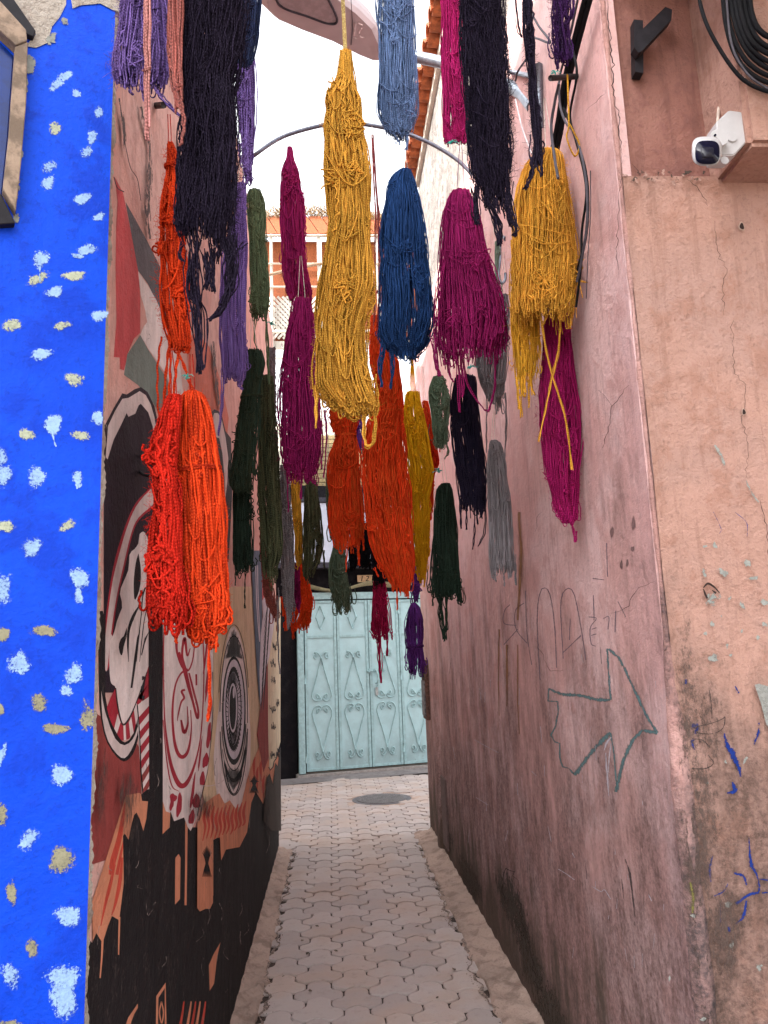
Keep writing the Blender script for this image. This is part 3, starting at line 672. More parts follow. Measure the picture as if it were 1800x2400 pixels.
# peach flames, left
poly('painted_flame', 'L', I, [Z3(330, 1430), Z3(440, 1410), Z3(505, 1470), Z3(520, 1700), Z4(690, 700), Z4(640, 760), Z4(560, 930), Z4(515, 720), Z4(512, 500), Z4(540, 420), Z3(230, 1750)], P_peach)
for pts, w_ in (([(322, 1490), (300, 1640), (270, 1800), (225, 1960), (205, 2074)], [2, 9, 12, 14, 10]), ([(310, 1800), (285, 1920), (255, 2074)], [3, 6, 8])): ribbon('painted_line', 'L', Z3, pts, w_, P_red)
for pts, w_ in (([(640, 300), (610, 420), (585, 520), (560, 640)], [3, 8, 6, 2]), ([(680, 260), (665, 400), (640, 520), (620, 580)], [4, 9, 6, 2])): ribbon('painted_line', 'L', Z4, pts, w_, P_red)
# black dado with its torn upper edge
top_edge = [(305, 1760), (320, 1740), (350, 1790), (378, 1650), (395, 1590), (415, 1570), (440, 1620), (470, 1720), (495, 1620), (508, 1480), (460, 1475), (452, 1425), (500, 1385), (518, 1380), (512, 60), (625, 40), (628, 1740), (685, 1690), (690, 1560), (718, 1640), (800, 1610), (835, 1690), (905, 1690), (1030, 1800), (1090, 1760), (1100, 1960), (1140, 1870), (1250, 1850), (1310, 1730), (1345, 1490), (1380, 1400), (1440, 1500), (1480, 1325), (1500, 1320), (1530, 1400), (1580, 1450)]
d_off = lvl('L')
pts = [side_pt('L', *Z3(*q), d_off) for q in top_edge]
pts += [np.array([XL+d_off, YLF-.002, .75]), np.array([XL+d_off, YLF-.002, .0]), np.array([XL+d_off, YL0+.002, .0]), np.array([XL+d_off, YL0+.002, 1.10])]
pts += [side_pt('L', *Z4(*q), d_off) for q in [(512, 735), (535, 680), (570, 735), (600, 640), (622, 585), (662, 608), (688, 400)]]
put('painted_dado', mesh('painted_dado', pts, [tuple(q) for q in tessellate_polygon([[V(q) for q in pts]])]), P_black, mural)
for pts, w_ in (([(570, 720), (565, 820), (556, 930)], [5, 4, 3]), ([(664, 590), (661, 700), (659, 800)], [4, 4, 3]), ([(1036, 60), (1034, 300), (1031, 525)], [6, 5, 5])): ribbon('paint_drip', 'L', Z4, pts, w_, P_peach)
poly('paint_drip', 'L', Z4, [(992, 240), (1003, 262), (1000, 490), (972, 522), (974, 262)], P_peach)
poly('painted_flame', 'L', Z4, [(1225, 730), (1205, 820), (1190, 960), (1165, 1000), (1160, 860), (1185, 800)], P_peach)
poly('painted_flame', 'L', Z4, [(920, 955), (868, 1030), (866, 1185), (925, 1185)], P_peach); poly('painted_panel', 'L', Z4, [(915, 985), (880, 1040), (878, 1185), (915, 1185)], P_black)
ribbon('painted_line', 'L', Z4, [(897, 1060), (886, 1120), (898, 1180), (908, 1120), (897, 1060)], 3, P_peach)
poly('painted_flame', 'L', Z4, [(765, 1072), (712, 1150), (700, 1185), (725, 1185), (745, 1130), (766, 1095)], P_peach)
for x_ in (1010, 1050, 1075, 1100, 1130): ribbon('paint_drip', 'L', Z4, [(x_+12, 1060), (x_+4, 1120), (x_-8, 1190)], [3, 5, 6], P_red if x_ % 50 else P_peach)
# white and crimson loop panel
poly('painted_panel', 'L', Z3, [(628, -150), (1035, -150), (1035, 800), (1012, 1050), (990, 1240), (950, 1400), (900, 1620), (853, 1720), (830, 1690), (800, 1610), (720, 1640), (690, 1560), (652, 1682), (628, 1600)], P_wht)
poly('painted_panel', 'L', Z3, [(628, 1480), (652, 1560), (690, 1575), (680, 1690), (626, 1745)], P_peach)
for pts, w_ in (([(640, 0), (632, 300), (636, 600), (645, 850), (680, 1120), (730, 1290), (782, 1355), (840, 1300), (900, 1130), (940, 900), (960, 500), (955, 200), (935, 0)], [3, 3, 3, 4, 7, 10, 12, 8, 4, 3, 3, 3, 2]),
                ([(630, 820), (660, 1150), (700, 1350), (760, 1400)], [2, 3, 3, 1]),
                ([(735, 170), (745, 280), (785, 390), (832, 420), (868, 340), (885, 200), (880, 90)], [7, 5, 5, 4, 3, 3, 2]),
                ([(850, 240), (826, 300), (812, 200), (805, 160), (792, 200), (785, 300), (815, 420), (855, 600), (905, 800), (914, 740), (880, 600), (840, 440)], [2, 4, 6, 7, 6, 5, 5, 5, 6, 5, 5, 4]),
                ([(760, 270), (800, 420), (835, 560), (875, 690)], [5, 6, 5, 4]),
                ([(830, 410), (770, 450), (725, 560), (706, 750), (716, 950), (745, 1080), (790, 1120), (835, 1060), (858, 900), (853, 740)], [6, 4, 4, 5, 6, 8, 9, 6, 3, 2]),
                ([(808, 575), (780, 590), (800, 640), (775, 680), (752, 780), (745, 830)], [5, 5, 5, 4, 3, 1]), ([(775, 820), (800, 920), (830, 850), (826, 710)], [4, 8, 4, 2]), ([(898, 450), (900, 540)], 4)):
    ribbon('painted_loop', 'L', Z3, pts, w_, P_crim, n=len(pts)*8 if not np.isscalar(w_) else 6)
for cx_, cy_, a_, b_ in ((1010, 740, 16, 90), (1000, 950, 20, 110), (975, 1150, 26, 70), (948, 1300, 26, 60), (900, 1480, 32, 70), (862, 1610, 30, 60), (712, 1450, 30, 40), (760, 1510, 26, 100), (700, 1500, 18, 60), (870, 1400, 14, 150), (930, 1100, 8, 160), (990, 500, 12, 200), (975, 300, 8, 200)):
    dab('painted_leaf', 'L', Z3, cx_, cy_, a_*.9, b_*.9, bpy.data.materials.get('leaf_crimson') or drybrush('leaf_crimson', (.36, .02, .04), .2, .12), .12)
ribbon('painted_line', 'L', Z3, [(1032, 430), (1035, 700), (1012, 1050), (990, 1240), (950, 1400), (905, 1600)], 1.6, P_dkpur)
# eye panel
poly('painted_panel', 'L', Z3, [(1037, -260), (1380, -260), (1385, 0), (1400, 300), (1422, 700), (1412, 1000), (1375, 1180), (1330, 1420), (1240, 1600), (1000, 1600), (950, 1420), (990, 1250), (1013, 1060), (1036, 820)], P_tan)
poly('painted_glow', 'L', Z3, [(1090, 640), (1140, 200), (1200, 60), (1270, 200), (1320, 640), (1340, 1100), (1300, 1380), (1240, 1540), (1165, 1480), (1110, 1500), (1060, 1400), (1040, 1100)], P_wht, 2)
def ell(cx_, cy_, a_, b_, a0=0, a1=2*math.pi, n=40): return [(cx_+a_*math.cos(t_), cy_+b_*math.sin(t_)) for t_ in np.linspace(a0, a1, n)]
poly('painted_eye', 'L', Z3, ell(1203, 745, 96, 440), P_black); poly('painted_eye', 'L', Z3, ell(1204, 735, 84, 405), P_lilac)
poly('painted_eye', 'L', Z3, ell(1200, 730, 66, 340), P_black); poly('painted_eye', 'L', Z3, ell(1200, 728, 58, 300), P_lilac)
for k in range(44):
    t_ = 2*math.pi*k/44; ribbon('painted_lash', 'L', Z3, [(1200+42*math.cos(t_), 728+215*math.sin(t_)), (1203+68*math.cos(t_+.1), 733+345*math.sin(t_+.1))], 1.6, P_black, False)
poly('painted_eye', 'L', Z3, ell(1197, 722, 42, 225), P_black); poly('painted_eye', 'L', Z3, ell(1196, 722, 36, 200), P_lilac); poly('painted_eye', 'L', Z3, ell(1194, 722, 27, 178), P_black)
poly('painted_glint', 'L', Z3, ell(1202, 600, 8, 45), P_lilac); ribbon('painted_line', 'L', Z3, ell(1197, 740, 34, 280, .3, 2.6, 16), 3.0, P_black)
for a_, b_, yy, w_, a0, a1 in ((112, 640, 780, 1.6, -3.1, .1), (124, 720, 770, 1.2, -2.9, -.3), (108, 520, 790, 9, .25, 2.6), (112, 600, 830, 2, .1, 3.0), (100, 470, 760, 2, .2, 2.9), (90, 620, 800, 2.5, .6, 2.5)):
    ribbon('painted_ring', 'L', Z3, ell(1203, yy, a_, b_, a0, a1, 22), w_ if w_ < 8 else [1]*3+[5]*5+[9]*6+[5]*5+[1]*3, P_black, n=60)
for k in range(17):
    x_ = 1140+k*8; yt = 330-260*math.cos((k-8)/8*1.35); ribbon('painted_lash', 'L', Z3, [(x_, yt+20+30*(k % 2)), (x_, 320-10*math.cos((k-8)/4))], 1.3, P_black, False)
    ribbon('painted_lash', 'L', Z3, [(x_, 1210+10*(k % 3)), (x_-2, 1395-abs(k-8)*14)], 1.1, P_black, False)
# flames under the eye
poly('painted_flame', 'L', Z3, [(912, 1690), (960, 1500), (1040, 1440), (1085, 1415), (1130, 1500), (1170, 1470), (1235, 1570), (1270, 1480), (1310, 1300), (1350, 1180), (1420, 1000), (1475, 1000), (1480, 1140), (1575, 1080), (1582, 1180), (1520, 1390), (1490, 1310), (1440, 1500), (1380, 1400), (1345, 1490), (1310, 1730), (1250, 1850), (1140, 1870), (1100, 1960), (1090, 1770), (1035, 1785), (1032, 2100), (1034, 2300), (1010, 2350), (912, 2350)], P_peach)
poly('painted_flame', 'L', Z4, [(1097, 60), (1185, 60), (1185, 470), (1178, 480), (1165, 352), (1155, 420), (1152, 540), (1110, 560), (1095, 540)], P_peach)
for k in range(11):
    x_ = 965+k*32; y_ = 1540-12*math.sin(k*1.4)+(-30 if k > 7 else 0); ribbon('painted_line', 'L', Z3, [(x_+16, y_-20), (x_-4, y_+70), (x_+6, y_+150), (x_-14, y_+260-8*k)], [2, 7, 5, 2], P_red)
for k, (x_, y_) in enumerate(((1375, 1180), (1400, 1260), (1430, 1200), (1450, 1330))): ribbon('painted_line', 'L', Z3, [(x_, y_-60), (x_-10, y_), (x_-6, y_+120)], [2, 6, 2], P_red)
for x_, y_, h_ in ((985, 1900, 200), (1368, 1300, 120)):
    for k in range(9):
        dx = (k-4)*9; ribbon('painted_grass', 'L', Z3, [(x_, y_+h_*.55), (x_+dx*.4, y_+.2*h_), (x_+dx, y_-h_*.3+abs(dx)*1.5)], [4, 3, 1], P_black)
        ribbon('painted_grass', 'L', Z3, [(x_, y_+h_*.3), (x_+dx*.5, y_+.6*h_), (x_+dx, y_+h_*.95)], [3, 2, 1], P_black)
# brick field, slate, wing, parchment near the far corner
poly('painted_field', 'L', Z6, [(110, 1000), (195, 760), (205, 1700), (150, 1850), (90, 1500), (120, 1240)], P_brick); poly('painted_field', 'L', Z6, [(135, -160), (210, -160), (205, 20), (150, 215), (135, 240)], P_rose)
poly('painted_field', 'L', Z6, [(36, -240), (140, -240), (136, 500), (130, 900), (124, 1240), (108, 1130), (80, 750), (55, 300)], P_slate)
poly('painted_scroll', 'L', Z6, [(192, 640), (240, 500), (300, 200), (312, 200), (311, 1560), (268, 1730), (240, 1800), (205, 1825), (196, 1500)], P_scroll)
ribbon('painted_line', 'L', Z6, [(310, 1620), (285, 1680), (270, 1720), (250, 1750), (240, 1800), (215, 1830), (200, 1800)], 2.4, P_black, False)
poly('painted_wing', 'L', Z6, [(140, 230), (165, 190), (185, 60), (205, 20), (230, 130), (262, 300), (250, 480), (228, 600), (205, 760), (180, 860), (165, 960), (145, 1110), (123, 1210), (114, 900), (125, 560), (145, 380)], P_lilac)
for k in range(15):
    y_ = 60+k*62; x_ = 205-k*3.5; ribbon('painted_feather', 'L', Z6, [(x_+28-k*1.5, y_+40), (x_+16-k, y_+190), (x_-6, y_+330)], [1, 1.8, .8], P_dkpur); ribbon('painted_feather', 'L', Z6, [(x_-8, y_+120), (x_-22, y_+260), (x_-44+k, y_+360)], [1, 1.6, .8], P_dkpur)
ribbon('painted_line', 'L', Z6, [(78, -100), (85, 200), (100, 450), (116, 620), (112, 450), (100, 200), (96, -100)], 1.8, P_lilac)
for k, (x_, y_, w_) in enumerate(((215, 800, 60), (222, 960, 50), (210, 1230, 70), (225, 1400, 50), (215, 1660, 60), (268, 1180, 36), (270, 1640, 38), (240, 640, 50))):
    for j in range(5): ribbon('scribble', 'L', Z6, [(x_+j*w_/6, y_+rng.uniform(-25, 25)), (x_+j*w_/6+4, y_+40+rng.uniform(-25, 25)), (x_+(j+1)*w_/6, y_+rng.uniform(0, 50))], 1.3, P_dkpur)
poly('painted_patch', 'L', Z6, [(180, 1900), (210, 1860), (240, 1960), (262, 1760), (285, 1790), (312, 1600), (318, 2400), (230, 2400), (150, 2300)], P_brown)
# second small hood beside the orange skein
poly('painted_hood', 'L', Z2, [(1010, 240), (1045, 205), (1080, 220), (1110, 270), (1135, 380), (1180, 440), (1190, 900), (1160, 1440), (1120, 1450), (1120, 900), (1060, 600), (1020, 400)], P_dkpur)
poly('painted_rim', 'L', Z2, [(1022, 300), (1045, 235), (1075, 235), (1105, 290), (1135, 430), (1158, 600), (1150, 800), (1132, 935), (1128, 760), (1110, 560), (1085, 440), (1060, 430), (1035, 400)], P_cream)
# worn black scars of older paint down the upper wall
P_scar = drybrush('old_paint_scar', (.07, .05, .05), .72, 1.3, sc=(1, 1, .5), fscale=60, soft=.1)
for pts, w_ in (([(330, 250), (350, 330), (352, 420), (345, 480), (352, 560)], [16, 26, 24, 30, 14]), ([(280, 230), (290, 300), (292, 350)], [10, 16, 8]), ([(500, 800), (505, 880), (515, 960)], [14, 20, 12]), ([(420, 330), (430, 480)], [10, 12])): ribbon('paint_scar', 'L', I, pts, w_, P_scar, soft=True, n=20)
ribbon('crack', 'L', I, [(290, 320), (305, 390), (322, 420), (330, 470)], 1.6, P_dkpur); ribbon('crack', 'L', I, [(267, 415), (275, 440), (291, 450)], 2.2, P_dkpur)
ribbon('crack', 'L', Z3, [(905, 1345), (1000, 1355), (1080, 1335), (1130, 1300)], 1.8, P_cream)

# ragged broken edge between the blue coat and the mural wall
def edge_strip(u, v):
    z = .0+ (ZL-.42)*u; wv = .004*math.sin(23*z)+.003*math.sin(61*z+1)+rng.uniform(-.004, .004)
    a = v*math.pi
    return (XL+.007+.010*math.cos(a)*(1 if v < .5 else 1.2)+wv*(.4+v)-.004, YL0-.006+.012*math.cos(a)-.007*math.sin(a)+wv*.5, z)
grid('broken_edge', edge_strip, 700, 5, M_raw, blue)

# scuffs, chalky scratches and grime over the mural paint
P_scuff = drybrush('mural_scuff', (.30, .24, .22), .78, 1.1, sc=(1, 1, .4), fscale=120, soft=.2); P_grim = drybrush('mural_grime', (.06, .04, .035), 1.05, .9, sc=(1, 1, .5), fscale=70, soft=.5)
for k in range(70):
    x_ = rng.uniform(225, 640); y_ = rng.uniform(500, 2350) if k % 2 else rng.uniform(1750, 2380); l_ = rng.uniform(6, 46)
    ribbon('scuff', 'L', I, [(x_, y_), (x_+rng.normal(0, 3), y_+l_*.5), (x_+rng.normal(0, 5), y_+l_)], rng.uniform(1.5, 5), P_scuff, soft=True, n=6)
for q in ((300, 1880, 40, 110), (240, 1850, 20, 120), (625, 1900, 14, 120), (470, 1890, 40, 60)): dab('grime', 'L', I, *q, P_grim, rng.uniform(-.2, .2), .2)
# --- blue wall: dry-brushed dabs (position and size measured one by one)
D_w = drybrush('dab_white', (.29, .45, .76), .52, 1.35, fscale=210, soft=.28); D_o = drybrush('dab_ochre', (.27, .255, .17), .55, 1.35, fscale=210, soft=.28); D_p = drybrush('dab_pale_yellow', (.40, .44, .33), .55, 1.35, fscale=210, soft=.28)
DABS = [(130, 200, 22, 11, -.5, 0), (152, 178, 20, 10, -.4, 0), (180, 218, 13, 10, .5, 0), (232, 262, 11, 16, 0, 0), (130, 300, 14, 20, .4, 1), (216, 322, 13, 16, .4, 0), (204, 355, 17, 12, -.5, 0), (115, 390, 25, 14, -.4, 0), (112, 428, 20, 15, -.5, 0), (195, 465, 21, 13, -.3, 0), (232, 508, 14, 11, -.3, 0),
 (95, 608, 22, 20, 0, 0), (206, 585, 24, 14, -.2, 0), (180, 600, 14, 7, .2, 0), (90, 653, 30, 16, -.3, 1), (176, 646, 26, 12, -.05, 1), (128, 683, 24, 14, -.4, 0), (234, 740, 20, 13, .1, 0), (28, 762, 24, 18, -.2, 1), (145, 763, 23, 13, -.2, 1), (98, 830, 26, 15, -.3, 0), (175, 889, 22, 17, 0, 1),
 (228, 979, 15, 18, 0, 0), (124, 995, 22, 22, 0, 0), (64, 1018, 22, 14, 0, 1), (188, 1020, 22, 14, .1, 1), (5, 1070, 16, 20, 0, 0), (10, 1112, 20, 28, 0, 0), (85, 1118, 23, 25, 0, 0), (182, 1120, 13, 22, 0, 0), (15, 1234, 26, 14, 0, 1), (158, 1232, 25, 12, -.45, 1), (72, 1284, 22, 30, .4, 0), (6, 1378, 22, 42, 0, 0), (186, 1355, 22, 26, .1, 0), (184, 1395, 12, 20, .1, 0),
 (102, 1478, 30, 15, 0, 1), (8, 1488, 16, 17, 0, 1), (44, 1555, 26, 30, 0, 0), (172, 1580, 20, 30, .3, 0), (155, 1618, 18, 14, .3, 0), (92, 1647, 20, 26, .3, 1), (204, 1678, 19, 38, -.15, 1), (127, 1707, 30, 15, 0, 1), (144, 1816, 26, 28, .5, 0), (2, 1665, 8, 18, 0, 1), (4, 1912, 16, 34, 0, 1), (2, 1770, 10, 30, .3, 0), (68, 1964, 24, 28, .5, 0),
 (145, 2018, 26, 40, .7, 1), (158, 2145, 34, 24, .2, 0), (27, 2093, 13, 32, -.1, 1), (26, 2288, 24, 30, 0, 0), (76, 2222, 17, 26, -.1, 1), (152, 2330, 34, 64, -.15, 0), (150, 2290, 40, 30, 0, 0), (20, 2400, 30, 12, 0, 1)]
for x_, y_, a_, b_, rt, oc in DABS: dab('paint_dab', 'B', I, x_, y_, a_*1.02, b_*1.02, (D_p if y_ < 1250 else D_o) if oc else D_w, rt, .10)
for pts in ([(94, 620), (93, 650), (94, 662)], [(122, 1010), (126, 1030), (131, 1047)], [(85, 1130), (86, 1145)], [(180, 1135), (181, 1146)]): ribbon('paint_drip', 'B', I, pts, [9, 5, 6][:len(pts)], D_w, soft=True)

M_grey = plaster('bare_render', (.27, .27, .25), (.22, .22, .21), (.15, .145, .135), streak=0, relief=1.5)
# --- graffiti, stains and cracks on the pink wall
for pts, w_ in (([(790, 1145), (880, 1180), (1000, 1190), (1100, 1215), (1188, 1218)], [6, 9, 9, 11, 10]), ([(790, 1145), (786, 1225), (850, 1228), (852, 1300), (835, 1390), (805, 1445), (830, 1490), (862, 1500), (862, 1590), (880, 1650), (920, 1660), (960, 1705)], 5), ([(960, 1705), (1020, 1620), (1100, 1520), (1190, 1430)], 13), ([(1190, 1430), (1212, 1550), (1232, 1790)], 5),
                 ([(1228, 1815), (1265, 1640), (1330, 1480), (1400, 1415), (1495, 1432)], 12), ([(1495, 1432), (1420, 1310), (1330, 1120), (1250, 950), (1180, 888)], 9), ([(1170, 885), (1176, 1000), (1192, 1218)], 7)):
    ribbon('chalk_arrow_line', 'R', Z7, pts, np.array(w_)*1.6 if not np.isscalar(w_) else w_*1.5, P_teal, soft=True, n=len(pts)*8, smooth=len(pts) > 4 and np.isscalar(w_) is False)
for pts, w_ in (([(1195, 1460), (1165, 1500), (1150, 1545)], [4, 9, 3]), ([(1160, 1560), (1170, 1700), (1180, 1840)], [5, 9, 3]), ([(1195, 1500), (1182, 1600), (1178, 1690)], [5, 6, 2])): ribbon('chalk_line', 'R', Z7, pts, w_, P_whited, soft=True)
for pts in ([(540, 600), (505, 640), (500, 720), (580, 735)], [(640, 510), (650, 780), (680, 990)], [(630, 590), (575, 640), (580, 760), (650, 850)], [(590, 760), (500, 860)], [(735, 1090), (715, 700), (735, 520), (775, 495), (805, 560), (830, 750), (842, 1010)], [(885, 950), (868, 600), (905, 500), (955, 530), (1000, 750), (1032, 960)], [(885, 910), (1000, 800)], [(930, 690), (925, 830)], [(1050, 680), (1100, 690), (1060, 750), (1065, 850), (1095, 870)], [(1080, 540), (1085, 700)], [(1075, 430), (1150, 440)], [(1165, 200), (1172, 420)], [(1145, 690), (1180, 680), (1175, 760)], [(1225, 640), (1220, 780)], [(1290, 680), (1240, 580)], [(1070, 760), (1100, 750)], [(1065, 800), (1100, 790)]):
    ribbon('pencil_line', 'R', Z7, pts, 4.2, P_pencil, soft=True, n=14)
P_stain = drybrush('soot_stain', (.2, .12, .12), .75, .6, sc=(1, 1, .35), fscale=50, soft=.4); P_rust = drybrush('rust_run', (.30, .15, .06), .72, .6, sc=(1, 1, .2), fscale=40, soft=.5)
for cx_, cy_, a_, b_ in ((1340, 75, 20, 55), (1200, 130, 16, 50), (1335, 240, 14, 26), (1262, 340, 16, 40), (1300, 330, 12, 34)): dab('stain', 'R', Z7, cx_, cy_, a_, b_, P_stain)
for pts, w_ in (([(470, 760), (465, 1100), (470, 1320)], [10, 7, 3]), ([(520, 860), (520, 1060), (520, 1260)], [12, 12, 6]), ([(590, 860), (590, 1200), (600, 1440)], [6, 6, 5]), ([(600, 0), (610, 300), (590, 700)], [14, 22, 10])): ribbon('rust_run', 'R', Z7, pts, w_, P_rust, soft=True)
for pts, w_ in (([(735, 590), (765, 700), (790, 900), (795, 1020)], [5, 9, 8, 4]), ([(710, 720), (725, 850)], [6, 3])): ribbon('scrape_mark', 'R', Z9, pts, w_, P_scar, soft=True)
for pts in ([(300, 655), (350, 685), (405, 725)], [(515, 765), (575, 800), (600, 790), (640, 850)], [(885, 820), (905, 862)], [(390, 550), (405, 580)]): ribbon('scratch', 'R', Z9, pts, 3, P_whited, soft=True)
for pts in ([(310, 1475), (370, 1510), (465, 1560)], [(320, 1850), (400, 1900)], [(680, 1680), (710, 1710)]): ribbon('scratch', 'R', Z7, pts, 2.2, P_whited, soft=True)
for k in range(60):
    x_, y_ = rng.uniform(1020, 1560), rng.uniform(1500, 2250); l_ = rng.uniform(8, 40); ribbon('scratch', 'R', I, [(x_, y_), (x_+l_*.15*rng.normal(), y_+l_)], rng.uniform(1, 2.4), P_whited if k % 3 else P_scar, soft=True, smooth=False)
P_chip2 = drybrush('pale_chip', (.36, .22, .18), .6, 1.2, fscale=110, soft=.2)
P_erode = drybrush('eroded_render', (.062, .046, .036), .80, 1.3, sc=(1, 1, .7), fscale=60, soft=.2)
for q in ((1205, 2130, 34, 120), (1240, 2250, 30, 110), (1100, 2060, 22, 90), (1290, 2370, 50, 70), (1045, 1960, 14, 60)): dab('eroded_patch', 'R', I, *q, P_erode, -.3, .2)
for k in range(26):
    dab('plaster_chip', 'O', I, 1470+k*7.2+rng.normal(0, 3), 414+9*math.sin(k*.9)+rng.normal(0, 4), rng.uniform(4, 9), rng.uniform(3, 8), P_erode if k % 3 else P_chip2, rng.uniform(-.5, .5), .3)
P_crack = simple('crack_dark', (.03, .018, .016), .9)
def crack(side, T, pts, w_=1.6, jit=2.2):
    px_ = [T(*p) for p in pts]; o = []
    for a_, b_ in zip(px_[:-1], px_[1:]):
        n_ = max(2, int(math.dist(a_, b_)/9))
        for i in range(n_): u = i/n_; o.append((a_[0]+(b_[0]-a_[0])*u+rng.normal(0, jit), a_[1]+(b_[1]-a_[1])*u+rng.normal(0, jit*.5)))
    o.append(px_[-1]); ribbon('crack', side, I, o, [.7*w_*rng.uniform(.5, 1.3)*(1 if 1 < i < len(o)-2 else .5) for i in range(len(o))], P_crack, False)
crack('R', ZA, [(410, 0), (430, 300), (445, 480), (460, 700), (490, 860), (500, 1050), (520, 1170)], 3); crack('R', ZA, [(520, 1170), (520, 1350), (500, 1500), (490, 1700), (487, 1900), (495, 2100)], 1.5)
crack('R', ZA, [(245, 865), (290, 815), (340, 780), (400, 700)], 1.1); crack('R', I, [(1470, 905), (1435, 955), (1425, 1010), (1412, 1050)], 1.6); crack('R', I, [(1405, 915), (1436, 955)], 1.2); crack('R', I, [(1535, 1362), (1500, 1378), (1478, 1400), (1472, 1420), (1430, 1445)], 1.5)
crack('R', I, [(1255, 1500), (1290, 1572), (1320, 1570)], 1.2); crack('R', I, [(1255, 1245), (1262, 1205), (1270, 1200)], 1.1)
crack('O', ZB, [(760, 190), (780, 380), (840, 500), (810, 640), (820, 800)], 1.6); crack('O', ZB, [(875, 830), (885, 1180), (965, 1245), (960, 1400), (930, 1480), (970, 1580), (965, 1850)], 1.5); crack('O', ZB, [(1060, 2000), (1100, 2210), (1130, 2500)], 2)
crack('T', ZA, [(610, 1275), (660, 1360), (720, 1415), (850, 1400), (950, 1380)], 2)
crack('O', ZA, [(1030, 1390), (1100, 1450), (1180, 1560), (1190, 1600)], 1.6)
crack('R', I, [(1182, 2110), (1178, 2060), (1186, 2036), (1205, 2042), (1214, 2075)], 3); crack('R', I, [(1214, 2075), (1225, 2160), (1250, 2260), (1262, 2330)], 2)
# --- chips, holes and scrawls on the orange wall
P_chip = drybrush('bare_cement', (.25, .26, .24), .62, 1.3, fscale=110, soft=.12); P_blup = drybrush('blue_marker', (.003, .020, .15), .52, 1.3, soft=.2); P_blk2 = drybrush('black_marker', (.03, .02, .02), .45, .8)
P_soil = drybrush('ground_dirt', (.075, .05, .042), 1.08, 1.15, fscale=110, soft=.45, sc=(1, 1, .5))
for cx_, cy_, a_, b_ in ((855, 640, 80, 85), (940, 450, 60, 45), (790, 450, 26, 40), (1110, 380, 34, 40), (795, 255, 20, 16), (870, 245, 28, 30), (1080, 700, 22, 60), (860, 1080, 60, 45), (960, 990, 16, 30), (920, 770, 14, 14), (800, 900, 16, 20), (1150, 490, 60, 24), (1235, 670, 50, 30), (1240, 830, 26, 26), (990, 1060, 18, 18), (850, 830, 20, 34), (980, 640, 22, 20), (1190, 930, 20, 24), (1070, 880, 14, 20), (1095, 1840, 18, 40), (950, 1850, 10, 24)): dab('plaster_chip', 'O', Z8, cx_, cy_, a_*.85, b_*.85, P_chip, rng.uniform(-.4, .4), .2)
poly('plaster_patch', 'O', Z8, [(1165, 1280), (1195, 1272), (1300, 1300), (1300, 1640), (1250, 1570), (1215, 1430)], M_grey); ribbon('plaster_chip', 'O', ZB, [(760, 1640), (800, 1700), (825, 1770)], [6, 16, 12], P_chip, soft=True); ribbon('plaster_chip', 'O', ZB, [(965, 1870), (1000, 1950), (1045, 2010)], [10, 12, 8], P_chip, soft=True)
for cx_, cy_, a_, b_ in ((1400, 885, 34, 26), (1425, 1145, 20, 26), (1605, 1290, 26, 40), (1235, 1630, 26, 16), (1180, 960, 22, 12), (1265, 95, 14, 14), (1240, 1180, 16, 14), (1020, 1365, 8, 26)): dab('plaster_chip', 'O', Z9, cx_, cy_, a_, b_, P_chip, 0, .2)
for pts, w_ in (([(940, 1640), (960, 1720), (1010, 1800), (1050, 1900), (1060, 1960)], [8, 16, 18, 16, 8]), ([(700, 1580), (740, 1590), (720, 1640)], [14, 18, 10]), ([(1200, 1560), (1190, 1640), (1160, 1720)], [8, 14, 10]), ([(655, 1240), (660, 1275)], [9, 8]), ([(1000, 2000), (1020, 2070), (960, 2080)], [8, 12, 6]), ([(720, 1690), (700, 1700), (720, 1760)], [5, 8, 4]), ([(1020, 1290), (1050, 1340)], [5, 8])): ribbon('marker_stroke', 'O', Z8, pts, w_, P_blup, soft=True)
for pts, w_ in (([(1535, 450), (1550, 620), (1590, 700), (1600, 800), (1540, 820), (1450, 880)], [3, 12, 10, 9, 8, 10]), ([(1440, 680), (1500, 700), (1520, 760)], [8, 9, 6]), ([(1300, 570), (1280, 660), (1290, 740)], [4, 9, 3]), ([(1310, 830), (1370, 800), (1400, 750)], [3, 5, 3]), ([(1520, 860), (1500, 960), (1450, 1010)], [6, 10, 5]), ([(1350, 880), (1350, 1000)], 3), ([(1400, 1030), (1410, 1060)], 8), ([(1600, 720), (1700, 730)], 8), ([(1620, 810), (1750, 800)], 7)): ribbon('marker_stroke', 'O', Z9, pts, w_, P_blup, soft=True)
for pts, w_ in (([(740, 1590), (860, 1560), (930, 1530), (945, 1520), (930, 1600), (860, 1640), (760, 1640), (730, 1620)], 3.5), ([(830, 1320), (845, 1440), (850, 1530)], 3.5), ([(700, 1680), (780, 1690), (835, 1745)], 3.5), ([(700, 1900), (800, 1900), (860, 1860), (820, 1800)], 4), ([(860, 0), (915, 120), (905, 160)], 2.2), ([(1020, 0), (1105, 80), (1110, 190)], 2.2)): ribbon('marker_stroke', 'O', Z8, pts, w_, P_blk2 if w_ > 3 else P_blup, soft=True)
dab('dirt_patch', 'O', I, 1645, 1900, 70, 420, P_soil, .06); dab('dirt_patch', 'O', I, 1680, 2250, 75, 300, P_soil, 0); dab('dirt_patch', 'O', I, 1610, 1640, 55, 260, P_soil, -.05)
ribbon('marker_stroke', 'O', Z9, [(1155, 740), (1175, 850), (1170, 940)], [8, 16, 8], drybrush('ochre_smear', (.13, .12, .03), .7, 1.2, soft=.25), soft=True)
